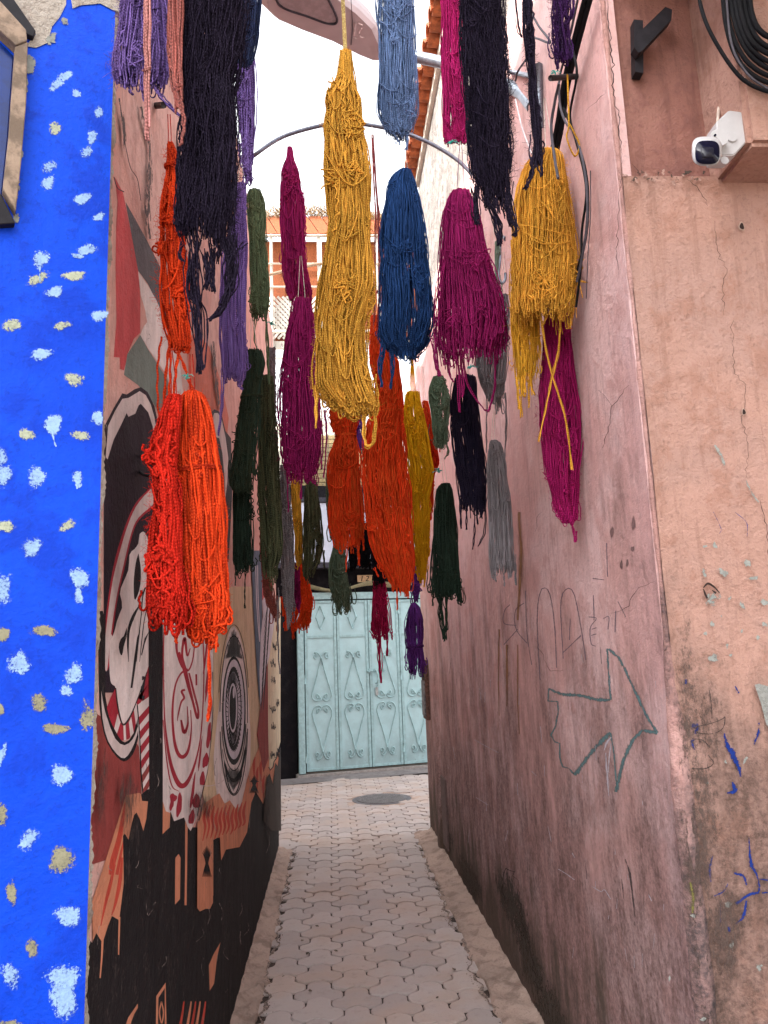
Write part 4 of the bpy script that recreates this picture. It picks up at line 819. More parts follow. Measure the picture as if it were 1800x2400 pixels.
def hole(side, x, y, rx, rz, mat, depth=.02):
    c = side_pt(side, x, y, .0015); n_ = 18; vs = []
    for ring_, dep, in ((1.25, 0), (1.0, .3), (.9, 1)):
        for k in range(n_):
            a_ = 2*math.pi*k/n_; j = 1+.12*math.sin(3*a_+x); vs.append(c+np.array([rx*ring_*math.cos(a_)*j, -.0008 if ring_ > 1.1 else -.0016, rz*ring_*math.sin(a_)*j]))
    fs = [(k, (k+1) % n_, n_+(k+1) % n_, n_+k) for k in range(n_)]
    put('hole_rim', mesh('hole_rim', vs[:2*n_], fs), mat, orange); put('hole', mesh('hole', [v+np.array([0, -.0003, 0]) for v in vs[2*n_:]], [tuple(range(n_))]), P_crack, orange)
hole('O', 1738, 531, .007, .011, M_cement); hole('O', 1743, 966, .005, .008, M_cement)
for pts in ([(785, 560), (820, 530), (870, 560), (905, 600)], [(785, 570), (800, 610), (815, 640)], [(850, 580), (880, 600)]): ribbon('crack', 'O', Z8, pts, [2, 5, 4, 2][:len(pts)], P_crack)

# ================================================================== YARN
def yarn_mat(name, c, c2=None, var=.62, tr=.14):
    m, t, b = new_mat(name); p = pos(t); at = N(t, 'ShaderNodeAttribute', attribute_name='tint'); al = N(t, 'ShaderNodeAttribute', attribute_name='along')
    n = noise(t, 260, 3, .7, p)
    lo = tuple(x*(1-var) for x in c); hi = tuple(min(1, x*(1+var*.75)+.003) for x in (c2 or c))
    col = mixc(t, at.outputs['Fac'], lo, hi)
    col = mixc(t, ramp(t, noise(t, 11, 3, .6, p), .35, .7, 0, .5), col, tuple(x*.72 for x in (c2 or c)))
    ply = math_(t, 'SINE', math_(t, 'ADD', math_(t, 'MULTIPLY', al.outputs['Fac'], 2*math.pi/.0075), math_(t, 'MULTIPLY', at.outputs['Fac'], 40)))
    col = mixc(t, ramp(t, math_(t, 'ADD', math_(t, 'MULTIPLY', ply, .22), n), .35, .8, .0, .45), col, tuple(min(1, x*1.45+.01) for x in hi))
    L(t, col, b.inputs['Base Color']); b.inputs['Roughness'].default_value = .95; b.inputs['Specular IOR Level'].default_value = .08
    b.inputs['Sheen Weight'].default_value = .10; b.inputs['Sheen Roughness'].default_value = .5
    try: b.inputs['Sheen Tint'].default_value = (*[min(1, x*1.5+.05) for x in c], 1)
    except Exception: pass
    nb = bump(t, b, math_(t, 'ADD', math_(t, 'MULTIPLY', ply, .35), n), .5, .002)
    tl = N(t, 'ShaderNodeBsdfTranslucent'); L(t, col, tl.inputs['Color']); mx = N(t, 'ShaderNodeMixShader'); mx.inputs[0].default_value = tr
    out = next(n_ for n_ in t.nodes if n_.type == 'OUTPUT_MATERIAL'); L(t, b.outputs[0], mx.inputs[1]); L(t, tl.outputs[0], mx.inputs[2]); L(t, mx.outputs[0], out.inputs[0])
    return m
C = dict(red=(.58, .018, .008), orange=(.84, .050, .008), tang=(.98, .150, .026), magenta=(.30, .008, .10), crimson=(.46, .012, .085), plum=(.22, .008, .085), wine=(.27, .004, .055),
         ochre=(.62, .285, .040), ochre2=(.66, .42, .17), mustard=(.80, .33, .030), yellow=(1.0, .45, .010), navy=(.008, .011, .042), ink=(.013, .0085, .021), blue=(.016, .056, .18), slateb=(.11, .175, .33),
         violet=(.12, .030, .22), lilac=(.16, .10, .30), olive=(.080, .090, .046), green=(.095, .13, .068), dkgreen=(.012, .024, .016), black=(.0035, .004, .004), grey=(.20, .185, .20), lgrey=(.36, .34, .34), taupe=(.17, .135, .15), purple=(.035, .008, .06), rust=(.30, .085, .07), pinkt=(.45, .20, .19), sage=(.10, .15, .10))
YM = {}
def ym(k, k2=None):
    kk = k+(k2 or '')
    if kk not in YM: YM[kk] = yarn_mat('yarn_'+kk, C[k], C[k2] if k2 else None, **(dict(var=.34, tr=.3) if k in ('yellow', 'tang') else {}))
    return YM[kk]
M_str = simple('cord_white', (.6, .56, .5), .9); M_tealcord = simple('twine_teal', (.02, .34, .30), .7); M_purcord = simple('cord_plum', (.12, .03, .08), .9)
G = 'yarn skeins hanging over the alley'
NTRI = 0
class Bundle:
    def __init__(s): s.v, s.f, s.t, s.a, s.n = [], [], [], [], 0
    def add(s, path, r, tint, k=3):
        v, f = tube_arrays(path, r, k, s.n); s.v.append(v); s.f.append(f); s.n += len(v)
        s.t.append(np.full(len(v), tint)); al = np.r_[0, np.cumsum(np.linalg.norm(np.diff(path, axis=0), axis=1))]; s.a.append(np.repeat(al, k))
    def build(s, name, mat, parent):
        global NTRI
        v = np.vstack(s.v).astype(np.float32); f = np.vstack(s.f).astype(np.int32); me = bpy.data.meshes.new(name); NTRI += len(f)*2
        me.vertices.add(len(v)); me.vertices.foreach_set('co', v.ravel()); me.loops.add(f.size); me.loops.foreach_set('vertex_index', f.ravel())
        me.polygons.add(len(f)); me.polygons.foreach_set('loop_start', np.arange(len(f), dtype=np.int32)*4)
        me.polygons.foreach_set('use_smooth', np.ones(len(f), dtype=bool)); me.update(calc_edges=True); me.validate()
        me.attributes.new('tint', 'FLOAT', 'POINT').data.foreach_set('value', np.concatenate(s.t).astype(np.float32)); me.attributes.new('along', 'FLOAT', 'POINT').data.foreach_set('value', np.concatenate(s.a).astype(np.float32))
        return put(name, me, mat, parent)
def skein(label, mat, Y, prof, yarn=None, dens=1.0, mess=.25, rag=10, ties=(), hang=None, hang_mat=None, tails=(), loops=.5, ratio=.6, flare=1.0, arcs=6, locks=None, seg=None, start=None, wob=1.0, bulge=(), cords=2, fuzz=0, clump=.8):
    """prof: rows (y, x_left, x_right) read off the photograph for a skein hanging at distance Y"""
    prof = sorted(prof); rows = []
    for y, a, b in prof:
        A, B = on(a, y, 1, Y), on(b, y, 1, Y); rows.append(((A[2]+B[2])/2, (A[0]+B[0])/2, max(.004, (B[0]-A[0])/2)))
    rows = np.array(rows)[::-1]; zz = rows[:, 0]; ztop, zbot = zz[-1], zz[0]; pxm = Y/F     # metres per photo pixel
    cxf = lambda z: np.interp(z, zz, rows[:, 1]); 
    def hwf(z):
        w_ = np.interp(z, zz, rows[:, 2]); return w_
    Hm = ztop-zbot; wmax = rows[:, 2].max(); r = (yarn*.9 if yarn else max(.0018, 1.45*pxm))
    n = int(dens*max(50, min(700 if fuzz > 2000 else 470, 7.2*(2*wmax/(2*r))))); seg = seg or (.014 if Y < 2.3 else .017 if Y < 3.2 else .024)
    root = empty('yarn_skein', (float(rows[-1, 1]), Y, float(ztop)), label, 'yarn skein', G)
    bd = Bundle(); nl = locks or max(6, int(n/11)); ll = []
    for _ in range(nl):
        ph = rng.uniform(0, 2*math.pi); ll.append((ph, rng.uniform(.25, .97)**.6, rng.uniform(0, 6, 4), rng.uniform(.3, 1), rng.random(), rng.normal(0, 1)))
    for i in range(n):
        lk = ll[i % nl]; ph = lk[0]+rng.normal(0, .42*clump); rho = min(1.0, max(.05, lk[1]+rng.normal(0, .16*clump)))
        sx, sy = rho*math.cos(ph), rho*math.sin(ph)
        if sy > .35 and rng.random() < .45: sy = -sy                   # most strands on the side one sees
        z0 = ztop-(start if start is not None else 0)*rng.random()-abs(rng.normal(0, 1))*.004
        hidden = sy > .15 or rho < .5
        z1 = zbot+rng.uniform(-.5, 1.3)*rag*pxm+lk[5]*rag*pxm*.7+ (sx*sx)*.006
        if rng.random() < .10: z1 = zbot+rng.uniform(.05, .5)*Hm     # broken strand
        kink = rng.random() < mess*.85 and not hidden; m_ = max(8, int((z0-z1)/(seg*(1.9 if hidden else 1)))); z = np.linspace(z0, z1, m_)
        if kink:
            L_ = rng.uniform(.05, .22)*Hm+.02; zc = rng.uniform(z1+L_*.3, z0-L_*.3) if not bulge or rng.random() < .3 else on(900, bulge[rng.integers(len(bulge))]+rng.normal(0, 14), 1, Y)[2]
            zf = np.arange(min(z0, zc+L_*1.1), max(z1, zc-L_*1.1), -.0055); z = np.unique(np.r_[z, zf])[::-1]
        hw = hwf(z)*flare*.93; a_ = lk[3]*.12
        X = cxf(z)+hw*sx*(1+a_*np.sin(z*14+lk[2][0]))+wob*r*(1.5*np.sin(z*rng.uniform(8, 22)+rng.uniform(0, 6))+.30*np.sin(z*rng.uniform(50, 90)+rng.uniform(0, 6)))+hw*.10*np.sin(z*9+lk[2][1])*lk[3]
        hy = np.minimum(hw*ratio, hw)+.002
        Yy = Y+hy*sy+wob*r*(1.2*np.sin(z*rng.uniform(10, 30)+rng.uniform(0, 6)))+hy*.22*np.sin(z*17+lk[2][2])*lk[3]
        Z = z.copy()
        if kink:                                         # slackened, kinked yarn standing off the surface
            wv = np.exp(-((z-zc)/(L_*.5))**2); fr = rng.uniform(140, 290); am = rng.uniform(.9, 2.8)*r; p1, p2 = rng.uniform(0, 6, 2)
            X += wv*am*np.sin(z*fr+p1); Yy += wv*(am*.8*np.cos(z*fr*.83+p2)-r*3.0); Z += wv*am*.8*np.sin(z*fr*.7+p2)
        path = np.c_[X, Yy, Z]
        if rng.random() < (loops*.4 if hidden else loops):                                        # cut loop at the lower end: turn up again
            R_ = rng.uniform(1.6, 3.6)*r; th_ = np.linspace(0, math.pi*rng.uniform(.9, 1.35), 8)[1:]; dd = rng.uniform(0, 2*math.pi); sg = np.array([math.cos(dd), math.sin(dd)*.6])
            e = path[-1]; c_ = R_*(1-np.cos(th_)); path = np.vstack([path, np.c_[e[0]+sg[0]*c_, e[1]+sg[1]*c_, e[2]-R_*1.4*np.sin(th_)]])
            up_ = rng.uniform(.5, 3.)*R_*3; e = path[-1]; k_ = np.linspace(.2, 1, 5); path = np.vstack([path, np.c_[e[0]+R_*.4*np.sin(k_*5+dd)-cxf(e[2])*0, e[1]+k_*0-R_*.3*k_, e[2]+up_*k_]])
        bd.add(path, r*rng.uniform(.82, 1.12), min(1, max(0, rng.normal(.5, .22)+.55*(lk[4]-.5))))
    for _ in range(arcs):                                               # strands that cross the face of the skein
        za = rng.uniform(zbot+.12*Hm, ztop-.06*Hm); sa, sb = rng.uniform(-.9, .1), rng.uniform(-.1, .9)
        if rng.random() < .5: sa, sb = sb, sa
        dz = rng.uniform(-.10, .10)*Hm; u = np.linspace(0, 1, 14); z = za+dz*u-rng.uniform(.02, .10)*Hm*np.sin(math.pi*u)
        z = np.clip(z, zbot, ztop); hw = hwf(z); s_ = sa+(sb-sa)*u
        bd.add(np.c_[cxf(z)+hw*s_, Y-hw*ratio*np.sqrt(np.clip(1-s_**2, 0, 1))-r*1.5, z], r, rng.random())
    for kb in range(1+len(bulge)+int(mess*5)):                       # tangles: short lengths balled up against the face
        zc = on(900, bulge[kb % len(bulge)]+rng.normal(0, 16), 1, Y)[2] if bulge and kb % 3 else rng.uniform(zbot+.05*Hm, ztop-.05*Hm)
        s0 = rng.uniform(-.75, .75); hw0 = float(hwf(zc)); c0_ = np.array([float(cxf(zc))+hw0*s0, Y-hw0*ratio*math.sqrt(1-s0*s0), zc])
        sz = np.array([rng.uniform(.15, .4)*hw0+2*r, 2.2*r, rng.uniform(.2, .5)*hw0+3*r])
        for _ in range(rng.integers(3, 8)):
            kp = rng.normal(0, .5, (6, 3)); kp[:, 2] = np.linspace(1, -1, 6)*rng.choice([-1, 1])*.8+kp[:, 2]*.6; kp[:, 1] -= .5; bd.add(spline(c0_+np.clip(kp, -1.3, 1.3)*sz, 34), r*rng.uniform(.85, 1.05), min(1, max(0, rng.normal(.6, .25))))
    for tp in tails:                                                    # long stray ends, read off the photograph
        pts = [on(x, y, 1, Y-.01) for x, y in tp[0]]; k = tp[1] if len(tp) > 1 else 2
        for _ in range(k):
            sp_ = r*(.8+.22*k); P_ = spline([q+rng.normal(0, 1, 3)*sp_*(1-.75*i_/len(pts)) for i_, q in enumerate(pts)], max(8, 6*len(pts))); P_[:, 0] += r*.5*np.sin(np.arange(len(P_))*1.3+rng.uniform(0, 6)); bd.add(P_, r*rng.uniform(.9, 1.1), rng.random())
    for _ in range(fuzz):                                               # loose fibres
        zc = rng.uniform(zbot, ztop); ph = rng.uniform(-math.pi*1.1, .1*math.pi); hw0 = float(hwf(zc)); q = np.array([float(cxf(zc))+hw0*math.cos(ph)*.97, Y+hw0*ratio*math.sin(ph)*.97, zc])
        d = np.array([math.cos(ph)*.6+rng.normal(0, .5), math.sin(ph)*.5+rng.normal(0, .4), rng.normal(0, .8)]); l_ = rng.uniform(.003, .011)
        bd.add(spline([q, q+d*l_*.5+rng.normal(0, .003, 3), q+d*l_+rng.normal(0, .005, 3)], 6), .00022+.00007*Y, rng.uniform(.4, 1))
    y_o = bd.build('strands', mat, root); tag(y_o, kind='stuff')
    for ty in ties:
        zc = on(0, ty, 1, Y)[2]; zc = on(900, ty, 1, Y)[2]; a_ = np.linspace(0, 2*math.pi, 22); hw = float(hwf(zc))*1.03+r
        P_ = [np.array([float(cxf(zc))+hw*math.cos(q), Y+(hw*ratio+r)*math.sin(q), zc+.25*hw*math.sin(q*1.0+1)*.35]) for q in a_]
        tubes('tie', [P_, [q+np.array([0, 0, -1.7*r]) for q in P_]], mat, root, r=r*1.15, k=5, n=30)
    if hang is not None:
        tx = float(rows[-1, 1]); w0 = max(.004, float(rows[-1, 2])*.5)
        hp = []
        top = on(hang[0], hang[1], 1, Y) if hang[1] >= -60 else np.array([tx+rng.uniform(-.01, .01), Y, min(4.45, on(900, -60, 1, Y)[2]+.25)])
        for c_ in range(cords): 
            s_ = (c_-(cords-1)/2)*2/max(1, cords-1) if cords > 1 else 0
            hp.append([np.array([tx+s_*w0, Y-.004, ztop-.02]), np.array([tx+s_*w0*.9, Y-.002, ztop+.02]), top+np.array([s_*.003, 0, 0])])
        tubes('hanging_cord', hp, hang_mat or M_str, root, r=max(.0012, .55*pxm), k=4, n=8)
    return root

# --- the skeins, left to right within each rank
skein('dark violet skein nearest the blue wall, cut by the top edge', ym('purple', 'lilac'), 1.42, [(-60, 285, 392), (0, 283, 400), (90, 272, 404), (140, 262, 405), (185, 262, 402), (200, 268, 398)], mess=.25, rag=24, loops=.3, tails=[([(352, 190), (372, 222), (398, 250), (430, 280)], 5), ([(300, 190), (305, 215), (312, 222)], 2), ([(330, 190), (332, 225), (336, 236)], 2)], arcs=2, fuzz=900, hang=(300, -100))
skein('thin faded rust yarn strand hanging in front of the violet skein', ym('rust', 'pinkt'), 1.25, [(-60, 340, 350), (100, 338, 352), (240, 341, 352), (330, 346, 351)], yarn=.0022, dens=.35, mess=0, rag=12, loops=0, arcs=0, hang=(345, -100), cords=1)
skein('flat dusty pink hank at the top left with a wispy end', ym('pinkt', 'rust'), 1.28, [(-60, 396, 426), (0, 395, 427), (120, 396, 426), (190, 402, 425), (235, 412, 424)], yarn=.0022, mess=.05, rag=14, loops=0, arcs=0, hang=(410, -100), tails=[([(420, 230), (428, 290), (424, 340)], 3)])
skein('huge ragged navy black skein hanging nearest, top left', ym('ink'), 1.32, [(-60, 428, 560), (0, 428, 590), (150, 428, 575), (200, 432, 556), (330, 434, 556), (430, 430, 558), (500, 420, 556), (545, 418, 550), (565, 430, 545)], dens=1.9, mess=.2, rag=40, loops=.05, arcs=14, wob=5.0, fuzz=2600, clump=.42, locks=15, yarn=.0014, hang=(500, -100),
      tails=[([(455, 560), (455, 660), (462, 760), (468, 870)], 22), ([(445, 600), (450, 680), (463, 720)], 18), ([(465, 690), (485, 745), (480, 850), (474, 858)], 2), ([(480, 590), (484, 640), (482, 675)], 14), ([(500, 580), (495, 640), (500, 680)], 16), ([(530, 560), (540, 640), (528, 700), (515, 730), (494, 748)], 20), ([(545, 560), (545, 620), (535, 690)], 26), ([(425, 570), (418, 600), (430, 612)], 5)])
skein('bright blue violet hank right behind the huge navy one, upper left', ym('violet', 'lilac'), 1.75, [(140, 550, 602), (200, 548, 605), (300, 556, 603), (380, 566, 592), (400, 570, 588)], mess=.35, rag=22, loops=.7, hang=(575, -100), arcs=10)
skein('dark blue haze coloured skein cut by the top edge left of the lamp', ym('slateb', 'navy'), 1.6, [(-60, 545, 612), (0, 545, 612), (80, 548, 606), (130, 552, 596), (150, 560, 588)], mess=.2, rag=14, loops=.3, hang=(575, -100))
skein('long violet skein with looped ends beside the navy one', ym('violet', 'lilac'), 2.65, [(430, 552, 576), (500, 548, 576), (600, 516, 580), (700, 510, 580), (800, 511, 578), (870, 516, 578), (890, 520, 575)], mess=.18, rag=14, loops=.7, hang=(565, 380), tails=[([(525, 880), (522, 950), (512, 1020)], 6), ([(560, 880), (562, 905), (570, 912)], 4)], arcs=5)
skein('scarlet skein on the left wall peg, tied in the middle', ym('red', 'orange'), 1.83, [(335, 394, 402), (372, 389, 418), (388, 390, 424), (398, 394, 422), (430, 386, 436), (470, 376, 442), (500, 370, 440), (540, 366, 432), (600, 364, 436), (660, 365, 446), (715, 368, 450), (760, 378, 450), (800, 392, 448), (815, 402, 444)], fuzz=500, mess=.28, rag=8, loops=.35, ties=(392,), bulge=(490, 520, 690), arcs=12, hang=(396, 268), hang_mat=ym('red'), tails=[([(378, 790), (374, 860), (368, 930), (372, 1000)], 1), ([(396, 800), (386, 880), (382, 960)], 2), ([(400, 800), (396, 880), (394, 940)], 2), ([(420, 815), (412, 880), (402, 950)], 2), ([(402, 800), (432, 860), (448, 905), (452, 922)], 2)], yarn=.0031)
skein('deep red knotted skein against the mural, left of the orange one', ym('red'), 1.70, [(925, 395, 420), (960, 378, 418), (1000, 364, 416), (1035, 350, 416), (1060, 344, 412), (1090, 342, 410), (1110, 352, 414), (1130, 352, 416), (1200, 348, 424), (1300, 344, 424), (1400, 346, 430), (1450, 350, 432)], fuzz=600, mess=.5, rag=26, loops=.95, bulge=(1060, 1085, 1300, 1400), arcs=22, yarn=.0036, dens=1.1, hang=(400, 820), hang_mat=ym('red'))
skein('big bright orange red skein tied with a yarn band, front left', ym('red', 'orange'), 1.76, [(918, 440, 462), (930, 425, 478), (960, 415, 490), (1000, 412, 499), (1040, 412, 504), (1085, 409, 510), (1092, 410, 510), (1110, 408, 515), (1180, 406, 522), (1250, 404, 529), (1330, 404, 533), (1400, 406, 537), (1450, 414, 536), (1468, 438, 522)], fuzz=900, mess=.16, rag=20, loops=.9, ties=(1090,), bulge=(1400, 1440), arcs=8, yarn=.0034, dens=1.25, hang=(448, 830), hang_mat=ym('red'), tails=[([(495, 1300), (496, 1420), (492, 1520), (490, 1640), (484, 1690)], 3), ([(425, 1450), (420, 1490), (412, 1505)], 2)])
skein('faded olive skein on the cord, left below the hoop', ym('olive', 'green'), 3.1, [(445, 584, 604), (458, 575, 618), (480, 572, 624), (540, 576, 626), (650, 582, 629), (700, 584, 631), (735, 586, 628)], mess=.3, rag=14, loops=.6, bulge=(465, 690, 730), arcs=8, hang=(589, 372), tails=[([(620, 720), (626, 800), (628, 850), (630, 900)], 6), ([(600, 740), (598, 800), (612, 835)], 2)])
skein('dark green skein with drooping loops below the olive one', ym('olive', 'dkgreen'), 2.95, [(820, 578, 612), (850, 577, 622), (930, 566, 612), (1000, 552, 610), (1060, 545, 606), (1110, 539, 602), (1140, 545, 598)], mess=.2, rag=14, loops=.9, arcs=8, ties=(925,), hang=(590, 745))
skein('jet black skein with a ragged hem over the mural wall', ym('black', 'dkgreen'), 3.05, [(1100, 546, 600), (1200, 545, 603), (1300, 545, 606), (1330, 548, 604)], mess=.15, rag=18, loops=.6, arcs=4, hang=(572, 1000), tails=[([(573, 1330), (574, 1380), (573, 1425)], 2), ([(552, 1330), (552, 1372)], 2)])
skein('long charcoal green skein between the black and magenta ones', ym('dkgreen', 'olive'), 3.25, [(880, 606, 640), (950, 604, 646), (1050, 602, 656), (1120, 602, 660), (1200, 606, 662), (1300, 612, 660), (1335, 614, 650)], mess=.35, rag=24, loops=.5, arcs=10, hang=(622, 820))
skein('crinkled light grey yarn strip beside the tall magenta skein', ym('lgrey', 'taupe'), 3.6, [(815, 632, 650), (900, 634, 648), (1000, 636, 648), (1090, 640, 652)], mess=.8, rag=20, loops=.5, hang=(640, 760))
skein('mauve grey wavy skein over the mural edge', ym('taupe', 'grey'), 3.5, [(1090, 656, 672), (1150, 656, 680), (1250, 654, 690), (1330, 658, 694), (1400, 664, 690), (1430, 670, 684)], mess=.7, rag=22, loops=.4, arcs=8, hang=(668, 1010), tails=[([(655, 1380), (650, 1430), (652, 1500), (655, 1580)], 2)])
skein('short dusty brown wool remnant hanging at the mural edge', ym('taupe', 'rust'), 3.7, [(1200, 606, 626), (1300, 606, 632), (1400, 618, 640), (1440, 640, 650)], mess=.5, rag=20, loops=.4, hang=(616, 1100), tails=[([(648, 1430), (650, 1480)], 3)])
skein('narrow mustard skein with a curled face beneath the magenta one', ym('ochre', 'mustard'), 4.1, [(1110, 680, 698), (1180, 682, 706), (1250, 688, 708), (1320, 694, 708)], mess=.6, rag=16, loops=.3, hang=(690, 1010))
skein('deep purple skein behind the mauve grey one', ym('purple', 'plum'), 4.3, [(1320, 680, 700), (1380, 680, 702), (1420, 684, 702)], mess=.3, rag=14, loops=.5, hang=(690, 1260))
skein('orange skein with long fringe at the left edge of the green door', ym('tang', 'orange'), 4.5, [(1320, 700, 712), (1370, 700, 724), (1400, 690, 731), (1440, 676, 730), (1460, 660, 728)], mess=.3, rag=26, loops=.3, hang=(706, 1240), tails=[([(684, 1450), (686, 1496)], 4), ([(672, 1430), (672, 1478)], 4), ([(716, 1440), (719, 1484)], 3), ([(660, 1400), (664, 1440)], 5)])
skein('black green skein with a fringed hem left of the awning', ym('black', 'olive'), 4.0, [(1125, 720, 742), (1160, 715, 749), (1220, 712, 756), (1270, 708, 760), (1310, 708, 755), (1340, 710, 735)], mess=.4, rag=22, loops=.15, arcs=6, hang=(735, 1020), tails=[([(758, 1290), (760, 1332)], 3), ([(748, 1300), (749, 1322)], 3), ([(722, 1340), (724, 1368)], 4)])
skein('crimson magenta skein at the top left of the reed pavilion', ym('crimson', 'plum'), 3.5, [(345, 676, 682), (375, 671, 688), (400, 660, 702), (440, 654, 708), (470, 652, 716), (500, 654, 715), (560, 657, 717), (640, 661, 724), (690, 668, 731)], mess=.35, rag=16, loops=.6, bulge=(420, 450, 490), arcs=12, hang=(678, 330), tails=[([(685, 700), (680, 750), (673, 790)], 4), ([(725, 690), (735, 760), (738, 810)], 4)])
skein('tall magenta skein left of the ochre one, its hem slanting', ym('magenta', 'plum'), 3.0, [(700, 690, 724), (740, 680, 735), (780, 662, 738), (830, 655, 740), (900, 652, 745), (960, 649, 752), (1000, 648, 758), (1060, 650, 756), (1090, 656, 748), (1115, 672, 738)], fuzz=500, mess=.2, rag=18, loops=.5, dens=1.15, bulge=(900, 1040), arcs=10, hang=(705, 600), tails=[([(748, 1000), (752, 1060), (754, 1100)], 3), ([(672, 1090), (676, 1200)], 2), ([(706, 1100), (704, 1170)], 4), ([(760, 960), (764, 1020), (760, 1120)], 3)])
skein('biggest ochre skein in the middle, knotted below its cords', ym('ochre'), 2.05, [(120, 800, 818), (160, 796, 824), (190, 788, 830), (212, 774, 836), (235, 757, 848), (262, 762, 850), (290, 752, 852), (330, 756, 858), (400, 760, 866), (460, 764, 870), (520, 768, 872), (560, 762, 870), (600, 754, 872), (680, 747, 874), (760, 738, 860), (820, 734, 864), (880, 730, 874), (910, 730, 880), (935, 752, 884), (950, 768, 886), (962, 790, 886)], fuzz=1500, mess=.42, rag=10, loops=.55, dens=1.35, bulge=(245, 280, 330, 540, 690, 700, 880), arcs=26, ties=(), yarn=.0031, hang=(794, -100), hang_mat=ym('ochre2'), cords=9,
      tails=[([(741, 900), (741, 1000)], 3), ([(855, 940), (850, 1010), (862, 1045), (878, 1030), (880, 950)], 5), ([(800, 950), (825, 985), (843, 980)], 2), ([(870, 690), (872, 705), (862, 720), (830, 722), (800, 708)], 6), ([(800, 690), (850, 700), (874, 672)], 5)])
skein('bundle of thin pinkish yarn threads beside the ochre skein', ym('crimson', 'rust'), 2.9, [(315, 870, 875), (400, 874, 880), (500, 876, 890), (600, 876, 892), (700, 874, 892), (790, 872, 890)], yarn=.0016, dens=.22, mess=0, rag=30, loops=0, arcs=0, hang=(872, 295), cords=1)
skein('grey blue skein hanging left of the lamp arm, top centre', ym('slateb'), 2.6, [(-60, 890, 970), (0, 886, 974), (80, 884, 980), (150, 883, 984), (220, 881, 986), (260, 884, 984), (290, 896, 972), (312, 912, 964)], mess=.15, rag=10, loops=.7, arcs=26, dens=1.15, bulge=(280,), hang=(930, -100), tails=[([(950, 300), (955, 330), (950, 352)], 6), ([(912, 300), (930, 325), (938, 340)], 3)])
skein('royal blue skein shaped like a long bell, centre', ym('blue'), 2.7, [(398, 940, 960), (412, 920, 968), (430, 908, 975), (500, 896, 992), (560, 892, 1002), (620, 890, 1008), (700, 886, 1022), (760, 884, 1022), (790, 884, 1012), (815, 900, 1000), (828, 930, 980)], fuzz=500, mess=.18, rag=14, loops=.6, dens=1.25, bulge=(430, 460, 690, 770), arcs=6, hang=(950, 345), tails=[([(1020, 770), (1022, 800)], 4), ([(900, 800), (890, 860), (895, 905)], 10), ([(915, 800), (920, 860), (915, 910)], 9)])
skein('crimson pink skein, top right of centre, tied with teal twine', ym('crimson', 'magenta'), 2.6, [(-60, 1034, 1080), (0, 1034, 1082), (100, 1034, 1089), (200, 1036, 1095), (270, 1037, 1098), (315, 1038, 1098), (328, 1044, 1092)], mess=.3, rag=6, loops=.95, arcs=22, dens=1.1, hang=(1058, -100))
skein('wide magenta plum skein flaring to a tattered hem, centre right', ym('magenta', 'plum'), 2.5, [(447, 1062, 1098), (460, 1052, 1104), (500, 1038, 1120), (550, 1033, 1132), (600, 1030, 1146), (650, 1026, 1162), (700, 1023, 1178), (760, 1020, 1186), (800, 1018, 1186), (825, 1022, 1180)], fuzz=700, mess=.28, rag=30, loops=.4, dens=1.3, bulge=(500, 620, 760, 800), arcs=14, hang=(1080, 330), hang_mat=M_purcord, tails=[([(1020, 790), (1022, 850), (1030, 882)], 12), ([(1068, 820), (1074, 880), (1076, 965)], 6), ([(1085, 830), (1095, 900), (1130, 955), (1142, 962)], 3), ([(1158, 820), (1160, 900), (1150, 950), (1144, 966)], 4), ([(1050, 840), (1055, 880), (1064, 895)], 3), ([(1182, 800), (1184, 825)], 4), ([(1082, 830), (1086, 900), (1084, 930)], 5)])
skein('big matted navy skein with dangling tails, upper right', ym('ink'), 1.55, [(-60, 1078, 1182), (0, 1077, 1182), (60, 1086, 1180), (150, 1092, 1192), (250, 1096, 1198), (340, 1100, 1200), (400, 1106, 1198), (430, 1116, 1196), (450, 1126, 1190)], dens=1.9, mess=.2, rag=40, loops=.1, arcs=10, wob=5.0, fuzz=2600, clump=.42, locks=15, yarn=.0015, hang=(1130, -100),
      tails=[([(1150, 470), (1166, 530), (1172, 572)], 20), ([(1190, 420), (1200, 500), (1210, 545), (1202, 552)], 12), ([(1112, 440), (1116, 500), (1118, 525)], 18), ([(1135, 460), (1140, 482)], 14), ([(1185, 470), (1196, 528)], 14), ([(1180, -40), (1182, 60), (1190, 100)], 4), ([(1205, -40), (1215, 60), (1222, 88)], 5)])
skein('single thick navy rope of wool dangling before the mustard skein', ym('ink'), 1.5, [(-60, 1224, 1238), (60, 1228, 1244), (160, 1237, 1250), (280, 1246, 1262), (340, 1250, 1266), (380, 1246, 1268)], dens=.8, fuzz=600, mess=.15, rag=10, loops=.1, arcs=0, wob=1.5, yarn=.0024, hang=(1230, -100), tails=[([(1250, 370), (1246, 410), (1232, 440)], 6), ([(1264, 370), (1270, 412)], 5)])
skein('knotted dark navy tangle hanging by the cables, top right', ym('ink', 'purple'), 1.62, [(-60, 1290, 1336), (0, 1292, 1330), (60, 1296, 1328), (110, 1300, 1332), (140, 1304, 1336)], dens=.55, fuzz=500, mess=.6, rag=16, loops=.6, arcs=6, wob=2.4, yarn=.0024, hang=(1310, -100), tails=[([(1322, 0), (1330, 40), (1342, 35), (1346, -20)], 4), ([(1305, 120), (1308, 160)], 4)])
